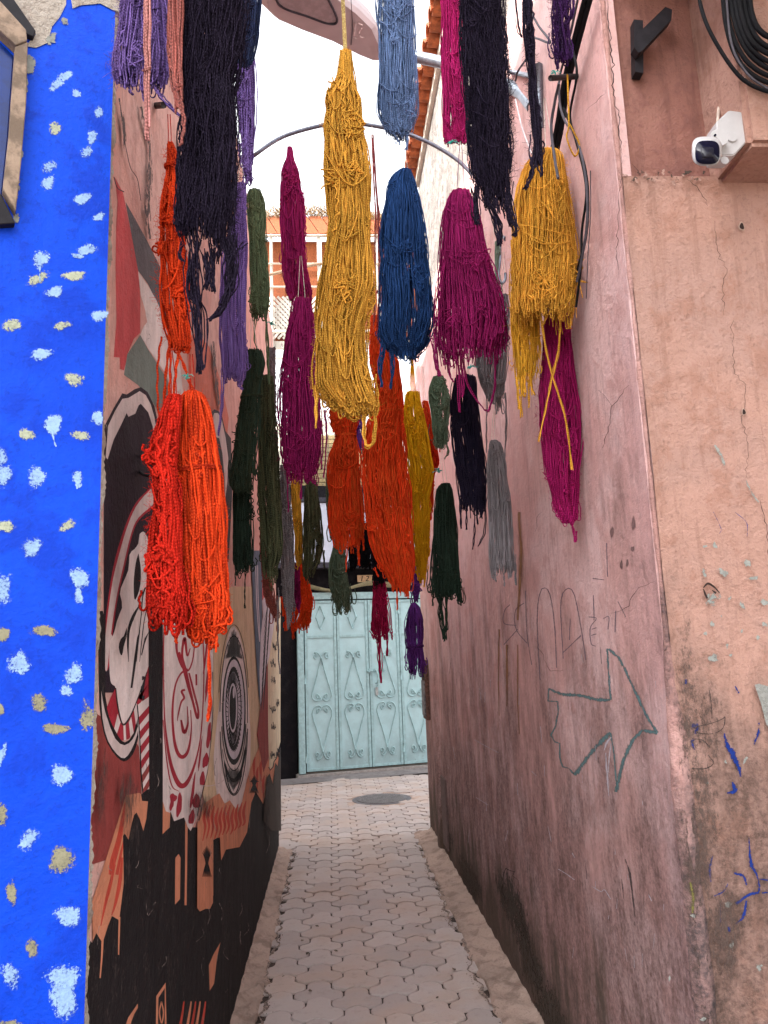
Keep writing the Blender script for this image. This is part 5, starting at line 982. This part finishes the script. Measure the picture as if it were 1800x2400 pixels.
mus = skein('large mustard skein on the right wall, frayed at its lower left', ym('mustard', 'ochre'), 2.3, [(352, 1270, 1304), (365, 1250, 1318), (400, 1222, 1328), (440, 1212, 1334), (500, 1208, 1342), (560, 1204, 1348), (600, 1201, 1352), (660, 1199, 1351), (720, 1197, 1348), (740, 1200, 1344)], fuzz=1200, mess=.34, rag=22, loops=.5, dens=1.3, bulge=(620, 660, 700), arcs=22, hang=(1276, 230), tails=[([(1262, 711), (1275, 800), (1295, 880), (1325, 980), (1340, 1100)], 4), ([(1314, 740), (1308, 820), (1296, 878), (1280, 950), (1262, 1035)], 4), ([(1335, 740), (1336, 770)], 6), ([(1290, 720), (1275, 760), (1268, 745)], 3)])
skein('golden fringe hanging down behind the mustard skein, lower left', ym('mustard'), 2.42, [(560, 1199, 1230), (700, 1197, 1262), (800, 1198, 1270), (860, 1200, 1268), (890, 1204, 1262)], fuzz=400, mess=.35, rag=34, loops=.35, arcs=8, hang=(1225, 420), tails=[([(1210, 880), (1216, 960)], 4), ([(1220, 880), (1221, 978)], 5), ([(1240, 890), (1240, 955)], 3), ([(1240, 890), (1252, 925)], 4)])
skein('magenta wine skein coiled under the mustard one, right wall', ym('wine', 'magenta'), 2.45, [(730, 1275, 1333), (780, 1272, 1338), (850, 1268, 1344), (920, 1257, 1353), (1000, 1258, 1364), (1050, 1266, 1364), (1100, 1272, 1362), (1150, 1284, 1358), (1190, 1296, 1354), (1215, 1310, 1352)], fuzz=500, mess=.25, rag=12, loops=.9, dens=1.1, bulge=(1020, 1040, 1150), arcs=20, hang=(1300, 640), tails=[([(1335, 1210), (1342, 1240), (1350, 1270), (1352, 1245)], 4), ([(1366, 860), (1374, 920), (1368, 960)], 3)])
skein('rust orange skein with a puffed head, centre left', ym('tang', 'orange'), 3.45, [(952, 778, 838), (965, 766, 842), (985, 768, 842), (1005, 776, 836), (1018, 788, 832), (1040, 782, 838), (1070, 774, 845), (1130, 768, 852), (1200, 766, 857), (1240, 770, 858), (1265, 784, 852)], mess=.32, rag=20, loops=.5, dens=1.2, bulge=(965, 985, 1200), arcs=16, ties=(1018,), hang=(805, 880), tails=[([(812, 1270), (811, 1340)], 2), ([(838, 1260), (840, 1322)], 5), ([(822, 1265), (824, 1298)], 4), ([(850, 1250), (851, 1290)], 3)])
skein('long orange skein with a wound collar, centre', ym('tang', 'orange'), 3.25, [(740, 870, 884), (790, 868, 900), (850, 868, 934), (900, 878, 940), (950, 872, 943), (968, 876, 943), (985, 862, 944), (1050, 852, 950), (1120, 850, 958), (1200, 851, 965), (1260, 862, 968), (1310, 878, 969), (1350, 900, 968), (1370, 914, 962)], mess=.3, rag=24, loops=.35, dens=1.25, ties=(965,), bulge=(800, 900, 940, 1180, 1290), arcs=24, hang=(875, 650), tails=[([(880, 1330), (888, 1352)], 2), ([(930, 1370), (932, 1430)], 3)])
skein('golden yellow skein with curly face, beside the long orange one', ym('yellow'), 3.7, [(918, 952, 982), (940, 948, 986), (965, 945, 992), (1010, 946, 1000), (1060, 950, 1010), (1100, 954, 1021), (1130, 956, 1018), (1170, 960, 1006), (1230, 966, 1006), (1290, 970, 1004), (1330, 974, 1002)], mess=.5, rag=22, loops=.5, dens=1.15, arcs=12, hang=(966, 828), hang_mat=ym('yellow'), cords=9, tails=[([(996, 1330), (994, 1375)], 3), ([(982, 1330), (984, 1352)], 3)])
skein('orange red skein peeping out behind the golden yellow one', ym('tang', 'red'), 4.0, [(940, 988, 1002), (1000, 996, 1012), (1060, 1004, 1024), (1085, 1014, 1030), (1110, 1000, 1020), (1200, 1002, 1012)], mess=.2, rag=14, loops=.4, arcs=2, hang=(990, 860), tails=[([(1030, 1060), (1040, 1030)], 2)])
skein('short grey green skein twisted above the teal knot', ym('green', 'sage'), 3.8, [(882, 1018, 1040), (905, 1008, 1050), (935, 1004, 1056), (965, 1008, 1054), (1000, 1012, 1050), (1025, 1016, 1046), (1040, 1022, 1042)], mess=.3, rag=8, loops=.8, arcs=16, hang=(1012, 800), tails=[([(1045, 1035), (1048, 1060), (1042, 1075)], 4)])
skein('dark green skein hanging from the teal knot, right of centre', ym('dkgreen'), 3.3, [(1133, 1034, 1052), (1145, 1022, 1058), (1200, 1012, 1066), (1260, 1007, 1074), (1320, 1005, 1080), (1370, 1005, 1084), (1392, 1008, 1084)], mess=.12, rag=12, loops=.8, dens=1.15, bulge=(1360,), arcs=8, hang=(1034, 1052), tails=[([(1030, 1390), (1034, 1440), (1042, 1500)], 12), ([(1046, 1390), (1046, 1480)], 6), ([(1012, 1380), (1014, 1420)], 3)])
skein('midnight navy skein with separate strings below, right of centre', ym('navy', 'ink'), 3.0, [(880, 1066, 1110), (905, 1060, 1117), (950, 1052, 1121), (1000, 1052, 1127), (1050, 1060, 1134), (1100, 1066, 1138), (1150, 1074, 1140), (1185, 1080, 1138)], mess=.15, rag=16, loops=.3, dens=1.2, arcs=6, hang=(1090, 780), tails=[([(1080, 1170), (1080, 1238)], 3), ([(1092, 1180), (1093, 1242)], 2), ([(1110, 1170), (1112, 1240), (1107, 1288)], 2), ([(1118, 1180), (1119, 1230)], 4), ([(1128, 1180), (1128, 1215)], 6), ([(1137, 1160), (1136, 1240), (1120, 1280)], 2)])
skein('crinkly light grey skein half hidden by the magenta hem', ym('lgrey', 'grey'), 3.1, [(690, 1172, 1188), (740, 1166, 1194), (800, 1120, 1194), (850, 1114, 1192), (890, 1122, 1188), (918, 1134, 1180), (935, 1146, 1176)], mess=.55, rag=16, loops=.6, arcs=10, hang=(1180, 590), tails=[([(1184, 920), (1186, 1000), (1183, 1070)], 3), ([(1160, 930), (1164, 970)], 4), ([(1142, 930), (1140, 1000), (1141, 1060)], 2)])
skein('slim pale grey hank under the hook on the pink wall', ym('lgrey', 'sage'), 3.0, [(566, 1154, 1168), (600, 1152, 1170), (640, 1152, 1168), (680, 1158, 1170)], dens=.6, mess=.1, rag=12, loops=.3, arcs=0, hang=(1158, 510))
skein('long slate grey skein hanging low on the pink wall', ym('grey'), 2.9, [(1032, 1150, 1162), (1045, 1144, 1176), (1090, 1140, 1186), (1150, 1140, 1194), (1220, 1142, 1200), (1300, 1146, 1206), (1335, 1150, 1208)], mess=.12, rag=14, loops=.25, dens=1.15, arcs=4, bulge=(1060, 1075), hang=(1158, 960), tails=[([(1205, 1300), (1210, 1370)], 4), ([(1180, 1340), (1183, 1374)], 2), ([(1160, 1340), (1161, 1362)], 3)])
skein('royal blue hank glimpsed between the two orange skeins', ym('blue', 'violet'), 4.2, [(960, 838, 858), (1000, 834, 856), (1040, 838, 856), (1060, 845, 854)], mess=.1, rag=10, loops=.3, arcs=0, hang=(846, 880))
skein('olive green strip of yarn edging the rust orange skein', ym('olive', 'sage'), 4.0, [(1110, 762, 774), (1180, 761, 780), (1230, 766, 780), (1250, 772, 782)], mess=.2, rag=12, loops=.3, arcs=0, hang=(768, 1020))
skein('sage green skein with a frayed foot in front of the green door', ym('sage'), 4.9, [(1262, 784, 806), (1300, 778, 812), (1340, 774, 814), (1380, 771, 821), (1405, 776, 826), (1418, 786, 826)], mess=.4, rag=14, loops=.6, dens=1.15, arcs=12, hang=(798, 1180), tails=[([(788, 1410), (790, 1436)], 4), ([(796, 1415), (798, 1442)], 4)])
skein('black navy skein with trimmed hem before the pale blue awning', ym('ink', 'black'), 4.6, [(1225, 830, 864), (1270, 818, 870), (1310, 816, 872), (1322, 820, 870)], mess=.2, rag=8, loops=.5, arcs=4, hang=(850, 1130))
skein('black plum skein just above the small magenta one', ym('purple', 'black'), 4.5, [(1270, 868, 890), (1310, 870, 906), (1350, 876, 906), (1362, 880, 902)], mess=.2, rag=10, loops=.3, arcs=3, hang=(880, 1180))
skein('small magenta skein with a long dripping fringe before the door', ym('wine', 'crimson'), 4.55, [(1358, 876, 906), (1400, 873, 912), (1440, 872, 918), (1475, 870, 921), (1490, 878, 916)], mess=.25, rag=18, loops=.3, arcs=8, hang=(888, 1300), tails=[([(886, 1490), (890, 1550), (893, 1600)], 7), ([(908, 1480), (907, 1538)], 5), ([(874, 1480), (876, 1496)], 5), ([(917, 1480), (919, 1498)], 4)])
skein('torn dark purple scrap of wool above the purple tassel', ym('purple', 'violet'), 4.9, [(1320, 970, 986), (1360, 966, 986), (1390, 966, 984), (1404, 970, 978)], mess=.5, rag=12, loops=.3, arcs=4, hang=(976, 1250))
skein('dark purple tassel bound at its waist, lowest skein before the door', ym('purple', 'violet'), 4.8, [(1413, 966, 972), (1425, 958, 982), (1450, 951, 989), (1485, 949, 992), (1508, 952, 991), (1517, 955, 990), (1526, 953, 992), (1555, 950, 997), (1572, 954, 994)], mess=.06, rag=16, loops=.25, arcs=2, ties=(1517,), hang=(968, 1404), hang_mat=M_purcord)


# --- things the skeins hang from
M_iron = simple('iron_dark', (.035, .03, .032), .6, .4); M_cable = simple('cable_black', (.005, .005, .007), .8); M_cabg = simple('cable_grey', (.07, .065, .08), .7)
hoop = [on(570, 380, 0, XL)]+[on(x, y, 1, 3.9) for x, y in ((590, 368), (660, 322), (750, 295), (810, 289), (870, 294), (950, 312), (1020, 342), (1080, 382), (1120, 430), (1155, 495))]+[on(1185, 560, 0, XR)]
tag(tubes('bent_rod', [hoop], simple('rod_galvanised', (.11, .12, .16), .5, .4), None, r=.011, k=8, n=60), 'thin bent metal rod arching across the alley between the walls', 'rod')
for k, (y_, z_) in enumerate(((1.5, 4.38), (1.8, 4.42), (2.1, 4.40), (2.6, 4.47))):
    tag(tubes('overhead_rope', [[(XL-.06, y_, z_+.1), (.2, y_+.02, z_), (XR+.05, y_, z_+.1)]], M_cabg, None, r=.006, k=6, n=12), ['overhead rope nearest the blue wall, holding the navy skeins', 'overhead rope between the walls holding the scarlet skein', 'overhead rope holding up the biggest ochre skein', 'overhead rope holding up the grey blue skein'][k], 'rope')
wires = [((572, 640), (770, 618), 3.3), ((560, 930), (1010, 860), 3.9), ((640, 1120), (1000, 1080), 4.4)]
# upper small cords already hang from the skeins above them; teal twine knots
def twine(label, x, y, Y, s=1.):
    e = empty('twine_knot', on(x, y, 1, Y), label, 'twine'); P_ = []
    for k in range(9):
        a_ = rng.uniform(0, 6); d = np.array([math.cos(a_)*rng.uniform(.008, .03), -rng.uniform(0, .01), math.sin(a_)*rng.uniform(.004, .013)])*s*Y/2.6; c_ = on(x, y, 1, Y); P_.append([c_-d*.4, c_+d*.5+np.array([0, -.004, .004]), c_+d])
    tubes('twine', P_, M_tealcord, e, r=.0013*Y/2.6, k=4, n=7); return e
for a_ in (('teal twine knot at the foot of the crimson pink skein', 1058, 335, 2.55), ('teal twine knot above the dark green skein', 1028, 1105, 3.3), ('teal twine wound on the black wall peg', 1300, 172, 2.1, 1.0), ('teal twine knot beside the olive skein', 636, 760, 3.0), ('green white twine knot above the big orange red skein', 440, 885, 1.74), ('bright teal twine knot on the midnight navy skein', 1102, 862, 2.95)): twine(*a_)
peg = tubes('wall_peg', [[on(1368, 178, 0, XR+.03), on(1290, 183, 1, 2.1)]], M_iron, None, r=.009, k=8); tag(peg, 'black iron peg jutting from the pink wall over the cables', 'peg')
peg2 = tubes('wall_peg', [[on(350, 249, 0, XL-.03), on(384, 246, 1, 1.98)]], M_iron, None, r=.009, k=8); tag(peg2, 'short iron peg in the left wall holding the scarlet skein', 'peg')
hk = tubes('wall_hooks', [[on(330, 1068, 0, XL-.01), on(345, 1068, 1, 1.85)], [on(326, 1104, 0, XL-.01), on(336, 1112, 1, 1.88), on(352, 1116, 1, 1.82)]], M_iron, None, r=.004, k=6, n=8); tag(hk, 'small dark iron hook on the mural behind the deep red skein', 'hook')
hk2 = tubes('ceiling_hook', [[on(1172, 566, 1, 3.0), on(1172, 610, 1, 3.0), on(1168, 645, 1, 3.0), on(1176, 664, 1, 3.0), on(1184, 655, 1, 3.0), on(1184, 640, 1, 3.0)]], M_inl, None, r=.006, k=7, n=24); tag(hk2, 'pale metal hook hanging beside the slim grey hank', 'hook')
# --- street lamp with its arm
M_lamp = simple('lamp_grey', (.42, .38, .40), .45, .1, var=.05, sc=6); M_lens = simple('lamp_lens', (.30, .26, .28), .25, .0, var=.1)
lamp = empty('street_lamp', on(750, 40, 2, 4.6), 'grey street lamp head seen from below on a steel arm, top centre', 'street lamp')
def lring(pts, z, zc=0): return [on(x, y, 2, z) for x, y in pts]
outl = [(600, -70), (612, 8), (640, 36), (700, 62), (780, 92), (850, 128), (885, 142), (905, 138), (902, 110), (880, 60), (840, 20), (800, -10), (740, -60), (660, -110)]
lo_ = lring(outl, 4.6); c0 = sum(lo_)/len(lo_); hi_ = [c0+(q-c0)*.86+np.array([0, 0, .085]) for q in lo_]; be = [c0+(q-c0)*.90+np.array([0, 0, -.022]) for q in lo_]; mid = [c0+(q-c0)*1.0+np.array([0, 0, .03]) for q in lo_]
n_ = len(lo_); vs = be+lo_+mid+hi_; fs = [tuple(range(n_))]+[tuple(range(4*n_-1, 3*n_-1, -1))]+[(j*n_+i, j*n_+(i+1) % n_, (j+1)*n_+(i+1) % n_, (j+1)*n_+i) for j in range(3) for i in range(n_)]
put('lamp_housing', mesh('lamp_housing', vs, fs), M_lamp, lamp)
lp = lring([(640, -60), (648, 0), (668, 20), (720, 38), (768, 55), (790, 50), (775, 10), (740, -40)], 4.574); put('lens', mesh('lens', lp+[q+np.array([0, 0, .012]) for q in lp], [tuple(range(8))]+[(i, (i+1) % 8, 8+(i+1) % 8, 8+i) for i in range(8)]), M_lens, lamp)
tubes('lens_gasket', [lp+[lp[0]]], M_rail, lamp, r=.006, k=5, n=50)
tubes('panel_seam', [lring([(822, -10), (826, 60), (823, 105)], 4.576)], M_rail, lamp, r=.002, k=4, n=8)
a_, b_ = on(835, 68, 2, 4.577), on(860, 88, 2, 4.577)
tubes('maker_mark', [[on(834, 52, 2, 4.577), on(830, 85, 2, 4.577), on(836, 90, 2, 4.577)], [on(848, 66, 2, 4.577), on(842, 74, 2, 4.577), on(844, 86, 2, 4.577), on(854, 88, 2, 4.577)], [on(840, 54, 2, 4.577), on(850, 60, 2, 4.577)]], simple('mark_pale', (.7, .68, .7), .5), lamp, r=.004, k=4, n=10)
ea, eb = on(895, 120, 2, 4.62), on(1250, 250, 0, XR+.02)
e1 = on(1040, 148, 1, 3.25); e2 = on(1200, 205, 1, 2.95)
tubes('arm', [[ea+(e1-ea)*-.25, ea, e1, e2, eb]], M_inl, lamp, r=.028, k=14, n=30)
tubes('wall_bracket', [[on(1262, 150, 0, XR-.02), on(1264, 300, 0, XR-.02)]], M_inl, lamp, r=.016, k=4)
tubes('strap', [[on(1195, 168, 1, 2.95), on(1262, 182, 0, XR-.01)]], M_inl, lamp, r=.010, k=4)
# --- cables on the pink wall
def cable(label, pts, r, mat=M_cable, off=.03, n=None, name='cable'):
    o = tubes(name, [[on(x, y, 0, XR-off) for x, y in pts]], mat, None, r=r, k=7, n=n or len(pts)*7); tag(o, label, 'cable', 'cables on the pink wall'); return o
cable('thickest black cable running down the pink wall to the mustard skein', [(1392, -40), (1352, 110), (1330, 200), (1315, 300), (1300, 372), (1290, 430)], .010)
cable('thick black cable hugging the left of the thickest one', [(1380, -40), (1342, 105), (1322, 190), (1306, 290), (1288, 380), (1280, 430)], .008, off=.045)
cable('thin grey cable crossing over the black cable bundle', [(1362, -40), (1330, 110), (1312, 180), (1312, 240), (1325, 285), (1345, 310), (1362, 360), (1374, 430), (1376, 520), (1365, 600), (1352, 660)], .004, M_cabg, off=.06)
cable('thin black cable swinging out right of the mustard skein', [(1335, 90), (1350, 150), (1350, 190), (1336, 270), (1350, 330), (1368, 400), (1374, 460), (1364, 540), (1362, 620), (1350, 720)], .004, off=.05)
cable('black cable following the edge of the mustard skein', [(1320, 250), (1348, 320), (1372, 400), (1378, 480), (1372, 560), (1352, 640), (1345, 700)], .005, off=.035)
cable('stiff grey wire with its end over the mustard skein', [(1310, 195), (1300, 240), (1292, 300), (1300, 370), (1308, 418)], .0045, M_cabg, off=.16)
cable('faint straight wire stapled down the pink wall', [(1384, 400), (1384, 500), (1378, 600), (1374, 700)], .0016, M_cabg, off=.012)
cable('thin white cable beside the lamp bracket', [(1208, 232), (1224, 300), (1246, 360)], .003, simple('cable_white', (.6, .58, .6), .5), off=.03)
cable('curled grey wire near the top of the pink wall', [(1240, 20), (1262, 60), (1290, 100), (1252, 90), (1246, 120), (1215, 165), (1208, 190)], .004, M_cabg, off=.03)
lp2 = tubes('yarn_loop', [[on(x, y, 1, 2.08) for x, y in ((1330, 175), (1333, 290), (1328, 320), (1340, 355), (1350, 365), (1358, 340), (1345, 310), (1334, 290))]], ym('mustard'), None, r=.0028, k=5, n=40); tag(lp2, 'small loop of mustard yarn on twine beside the cables', 'yarn')
# bundle of cables at the top right corner
def cabo(label, pts, r, Y=1.72, mat=M_cable):
    o = tubes('cable', [[on(x, y, 1, Y) for x, y in pts]], mat, None, r=r, k=7, n=len(pts)*8); tag(o, label, 'cable', 'cables under the porch'); return o
cabo('thick black cable curving under the porch, outermost', [(1690, -60), (1702, 60), (1730, 140), (1780, 185), (1860, 210)], .006, 1.74); cabo('thick black cable curving under the porch, second', [(1705, -60), (1722, 50), (1752, 120), (1800, 160), (1860, 175)], .0065, 1.72)
cabo('thick black cable curving under the porch, third', [(1725, -60), (1740, 40), (1765, 100), (1810, 130), (1860, 140)], .0065, 1.70); cabo('thick black cable curving under the porch, innermost', [(1755, -60), (1762, 30), (1790, 80), (1860, 100)], .007, 1.69)
cabo('grey cable under the porch below the black ones', [(1700, -60), (1712, 90), (1745, 165), (1800, 208), (1860, 225)], .003, 1.72, M_cabg)
cabo('slender black cable looping across the porch wall', [(1628, -60), (1650, 40), (1690, 120), (1740, 185), (1800, 215), (1860, 225)], .005, 1.71)
cabo('thick black cable under the porch, close inside the outermost', [(1697, -60), (1710, 55), (1740, 130), (1788, 172), (1860, 192)], .006, 1.73); cabo('thick black cable under the porch between second and third', [(1715, -60), (1731, 45), (1758, 110), (1804, 146), (1860, 158)], .006, 1.71)
cabo('thick black cable under the porch between third and innermost', [(1740, -60), (1750, 34), (1776, 92), (1820, 118), (1860, 124)], .0065, 1.70)
# --- steel angle bracket
br = empty('steel_bracket', on(1495, 120, 1, 2.03), 'black painted steel angle bracket on the recessed wall, top right', 'bracket')
def slab(name, quad, Y0, Y1, mat, parent):
    a = [on(x, y, 1, Y1) for x, y in quad]; d = np.array([0, Y0-Y1, 0]); n = len(a); vs = a+[q+d for q in a]
    return put(name, mesh(name, vs, [tuple(range(n)), tuple(range(2*n-1, n-1, -1))]+[(i, n+i, n+(i+1) % n, (i+1) % n) for i in range(n)]), mat, parent)
M_steel = simple('steel_black_paint', (.02, .018, .022), .55, .1)
slab('upright', [(1477, 64), (1498, 66), (1499, 188), (1480, 186)], 1.955, 1.985, M_steel, br); slab('brace', [(1478, 128), (1478, 104), (1550, 34), (1566, 40), (1564, 64), (1496, 136), (1488, 140)], 1.925, 1.953, M_steel, br)
# --- security camera
M_cw = simple('camera_white', (.45, .44, .45), .35, var=.03, bmp=0); M_lensb = simple('camera_black', (.008, .008, .02), .12, var=0, bmp=0)
cctv = empty('security_camera', on(1690, 340, 1, 1.86), 'white security camera with black face on a square box, right', 'camera')
def rbox(name, quad, Y0, Y1, mat, bev=.004):
    a = [on(x, y, 1, Y1) for x, y in quad]; b2 = [q*np.array([1, 0, 1])+np.array([0, Y0, 0]) for q in a]; bm = bmesh.new()
    v1 = [bm.verts.new(q) for q in a]; v2 = [bm.verts.new(q) for q in b2]; n = len(a)
    bm.faces.new(v1); bm.faces.new(v2[::-1])
    for i in range(n): bm.faces.new((v1[i], v2[i], v2[(i+1) % n], v1[(i+1) % n]))
    bmesh.ops.recalc_face_normals(bm, faces=bm.faces[:]); bmesh.ops.bevel(bm, geom=bm.edges[:], offset=bev, segments=3, affect='EDGES', clamp_overlap=True)
    return put(name, bm_done(bm, name, False), mat, cctv)
rbox('junction_box', [(1684, 292), (1728, 298), (1733, 356), (1694, 396), (1655, 396), (1654, 320)], 1.80, 1.86, M_cw, .003)
def disc(name, x, y, Y, rr, th, mat, ax=(0, -1, 0), sx=1, sz=1):
    bm = bmesh.new(); bmesh.ops.create_cone(bm, cap_ends=True, segments=32, radius1=rr, radius2=rr*.94, depth=th, matrix=Matrix.Translation(V(on(x, y, 1, Y))) @ Vector(ax).to_track_quat('Z', 'Y').to_matrix().to_4x4() @ Matrix.Diagonal((sx, sz, 1, 1)))
    return put(name, bm_done(bm, name), mat, cctv)
disc('blanking_plug', 1715, 322, 1.797, .014, .004, M_cw); disc('blanking_plug', 1698, 376, 1.797, .012, .003, M_cw); disc('mount', 1680, 330, 1.79, .026, .03, M_cw)
disc('screw_hole', 1676, 317, 1.772, .0032, .004, M_lensb)
def sq(cx_, cy_, a_, b_, p_=3.2, rot=0, n=28):
    o = []
    for k in range(n):
        t_ = 2*math.pi*k/n; c_, s_ = math.cos(t_), math.sin(t_); u, v = a_*abs(c_)**(2/p_)*np.sign(c_), b_*abs(s_)**(2/p_)*np.sign(s_); o.append((cx_+u*math.cos(rot)-v*math.sin(rot), cy_+u*math.sin(rot)+v*math.cos(rot)))
    return o
def loft(name, rings, mat, parent):
    n = len(rings[0][0]); vs = []
    for pts, Y in rings: vs += [on(x, y, 1, Y) for x, y in pts]
    fs = [tuple(range(n-1, -1, -1)), tuple(range((len(rings)-1)*n, len(rings)*n))]+[(j*n+i, j*n+(i+1) % n, (j+1)*n+(i+1) % n, (j+1)*n+i) for j in range(len(rings)-1) for i in range(n)]
    bm = bmesh.new(); bm.from_mesh(mesh(name, vs, fs)); bmesh.ops.recalc_face_normals(bm, faces=bm.faces[:]); o = put(name, bm_done(bm, name, True), mat, parent); return o
loft('camera_body', [(sq(1670, 352, 20, 24, 2.6), 1.79), (sq(1660, 352, 33, 31, 2.8), 1.765), (sq(1655, 354, 34, 34), 1.72), (sq(1656, 356, 32, 33), 1.705)], M_cw, cctv)
loft('camera_face', [(sq(1658, 357, 29, 28), 1.708), (sq(1658, 357, 28.5, 27.5), 1.698)], M_lensb, cctv); loft('lens_window', [(sq(1659, 357, 15, 13, 6), 1.6985), (sq(1659, 357, 14, 12, 6), 1.6955)], simple('lens_window', (.02, .02, .03), .05, bmp=0, var=0), cctv)
tubes('camera_cable', [[on(1706, 80, 1, 1.97), on(1698, 150, 1, 1.95), on(1693, 200, 1, 1.94), on(1684, 260, 1, 1.90), on(1681, 300, 1, 1.85)]], simple('cable_ivory', (.50, .42, .36), .5), cctv, r=.0045, k=7, n=24)
# --- old timber window frame in the blue wall, bare plaster round it
M_wood = simple('old_timber', (.26, .19, .14), .9, sc=22, var=.35, bmp=.8, bd=.004)
win = empty('window_frame', on_blue(30, 200), 'weathered grey brown timber window frame at the top left', 'window')
def bslab(name, quad, o0, o1, mat, parent):
    a = [on_blue(x, y, o0) for x, y in quad]; dv = np.array([bn[0], bn[1], 0])*(o1-o0); n = len(a); vs = a+[q+dv for q in a]
    bm = bmesh.new(); bm.from_mesh(mesh(name, vs, [tuple(range(n)), tuple(range(2*n-1, n-1, -1))]+[(i, n+i, n+(i+1) % n, (i+1) % n) for i in range(n)])); bmesh.ops.recalc_face_normals(bm, faces=bm.faces[:]); bmesh.ops.bevel(bm, geom=bm.edges[:], offset=.0015, segments=1, affect='EDGES')
    return put(name, bm_done(bm, name), mat, parent)
bslab('jamb', [(32, 130), (62, 118), (58, 260), (46, 400), (34, 510), (4, 458), (18, 330)], .0, .028, M_wood, win); bslab('head_beam', [(-60, -20), (0, 28), (58, 92), (60, 118), (34, 128), (-60, 40)], .0, .030, M_wood, win)
bslab('sill', [(-60, 420), (2, 468), (34, 534), (-60, 540)], .0, .02, M_steel, win); bslab('pane', [(-60, 40), (31, 132), (17, 330), (3, 460), (-60, 420)], .001, .004, simple('pane_blue_reflection', (.0, .02, .16), .2, bmp=0), win)  # the pane's blue reflection is put into its base colour
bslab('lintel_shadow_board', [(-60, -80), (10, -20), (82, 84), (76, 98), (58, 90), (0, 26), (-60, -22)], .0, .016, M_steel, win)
poly('bare_plaster', 'B', I, [(0, -40), (155, -40), (155, 10), (140, 40), (122, 62), (112, 100), (84, 112), (60, 108), (84, 80), (40, 20)], M_raw); poly('bare_plaster', 'B', I, [(160, -40), (285, -40), (285, 30), (262, 22), (235, 8), (190, 12), (170, 20)], M_raw)
for x_, y_, a_, b_ in ((70, 150, 12, 34), (60, 200, 8, 30), (52, 290, 7, 26), (48, 360, 7, 30), (42, 440, 7, 30), (38, 510, 9, 16), (150, 50, 16, 12), (120, 90, 16, 20)): dab('plaster_chip', 'B', I, x_, y_, a_, b_, P_chip)
# --- pilaster, lock box and hatch near the far end of the pink wall
pil = grid('pilaster', lambda u, v: ((XR-.0-.028*math.sin(math.pi*min(1, max(0, v*1.0)))**.4, 6.45+.30*v, 4.4*u)), 40, 8, M_pink, pinkw)
hb = empty('meter_box', on(1000, 1640, 0, XR-.02), 'rusty meter box and latch on the far end of the pink wall', 'meter box')
pt = lambda y_, z_, x_=XR: (x_, y_, z_)
zb0, zb1 = 1.00, 1.52
boxo('box_frame', (XR-.035, 6.95, zb0), (XR-.001, 7.22, zb1), simple('rust_brown', (.12, .06, .045), .8, sc=40, var=.4), hb, bev=.004)
boxo('box_door', (XR-.045, 6.98, zb0+.03), (XR-.036, 7.19, zb1-.18), simple('rust_grey', (.2, .19, .2), .7, .2, sc=40, var=.4), hb, bev=.002); boxo('latch', (XR-.055, 7.0, zb1-.15), (XR-.036, 7.16, zb1-.08), M_rail, hb, bev=.003)
hat = boxo('wall_hatch', (XR-.014, 6.15, .10), (XR-.001, 6.40, .62), simple('hatch_plaster', (.13, .085, .08), .9, sc=30), None, bev=.003); tag(hat, 'small dirty hatch low on the pink wall beside the pilaster', 'hatch')
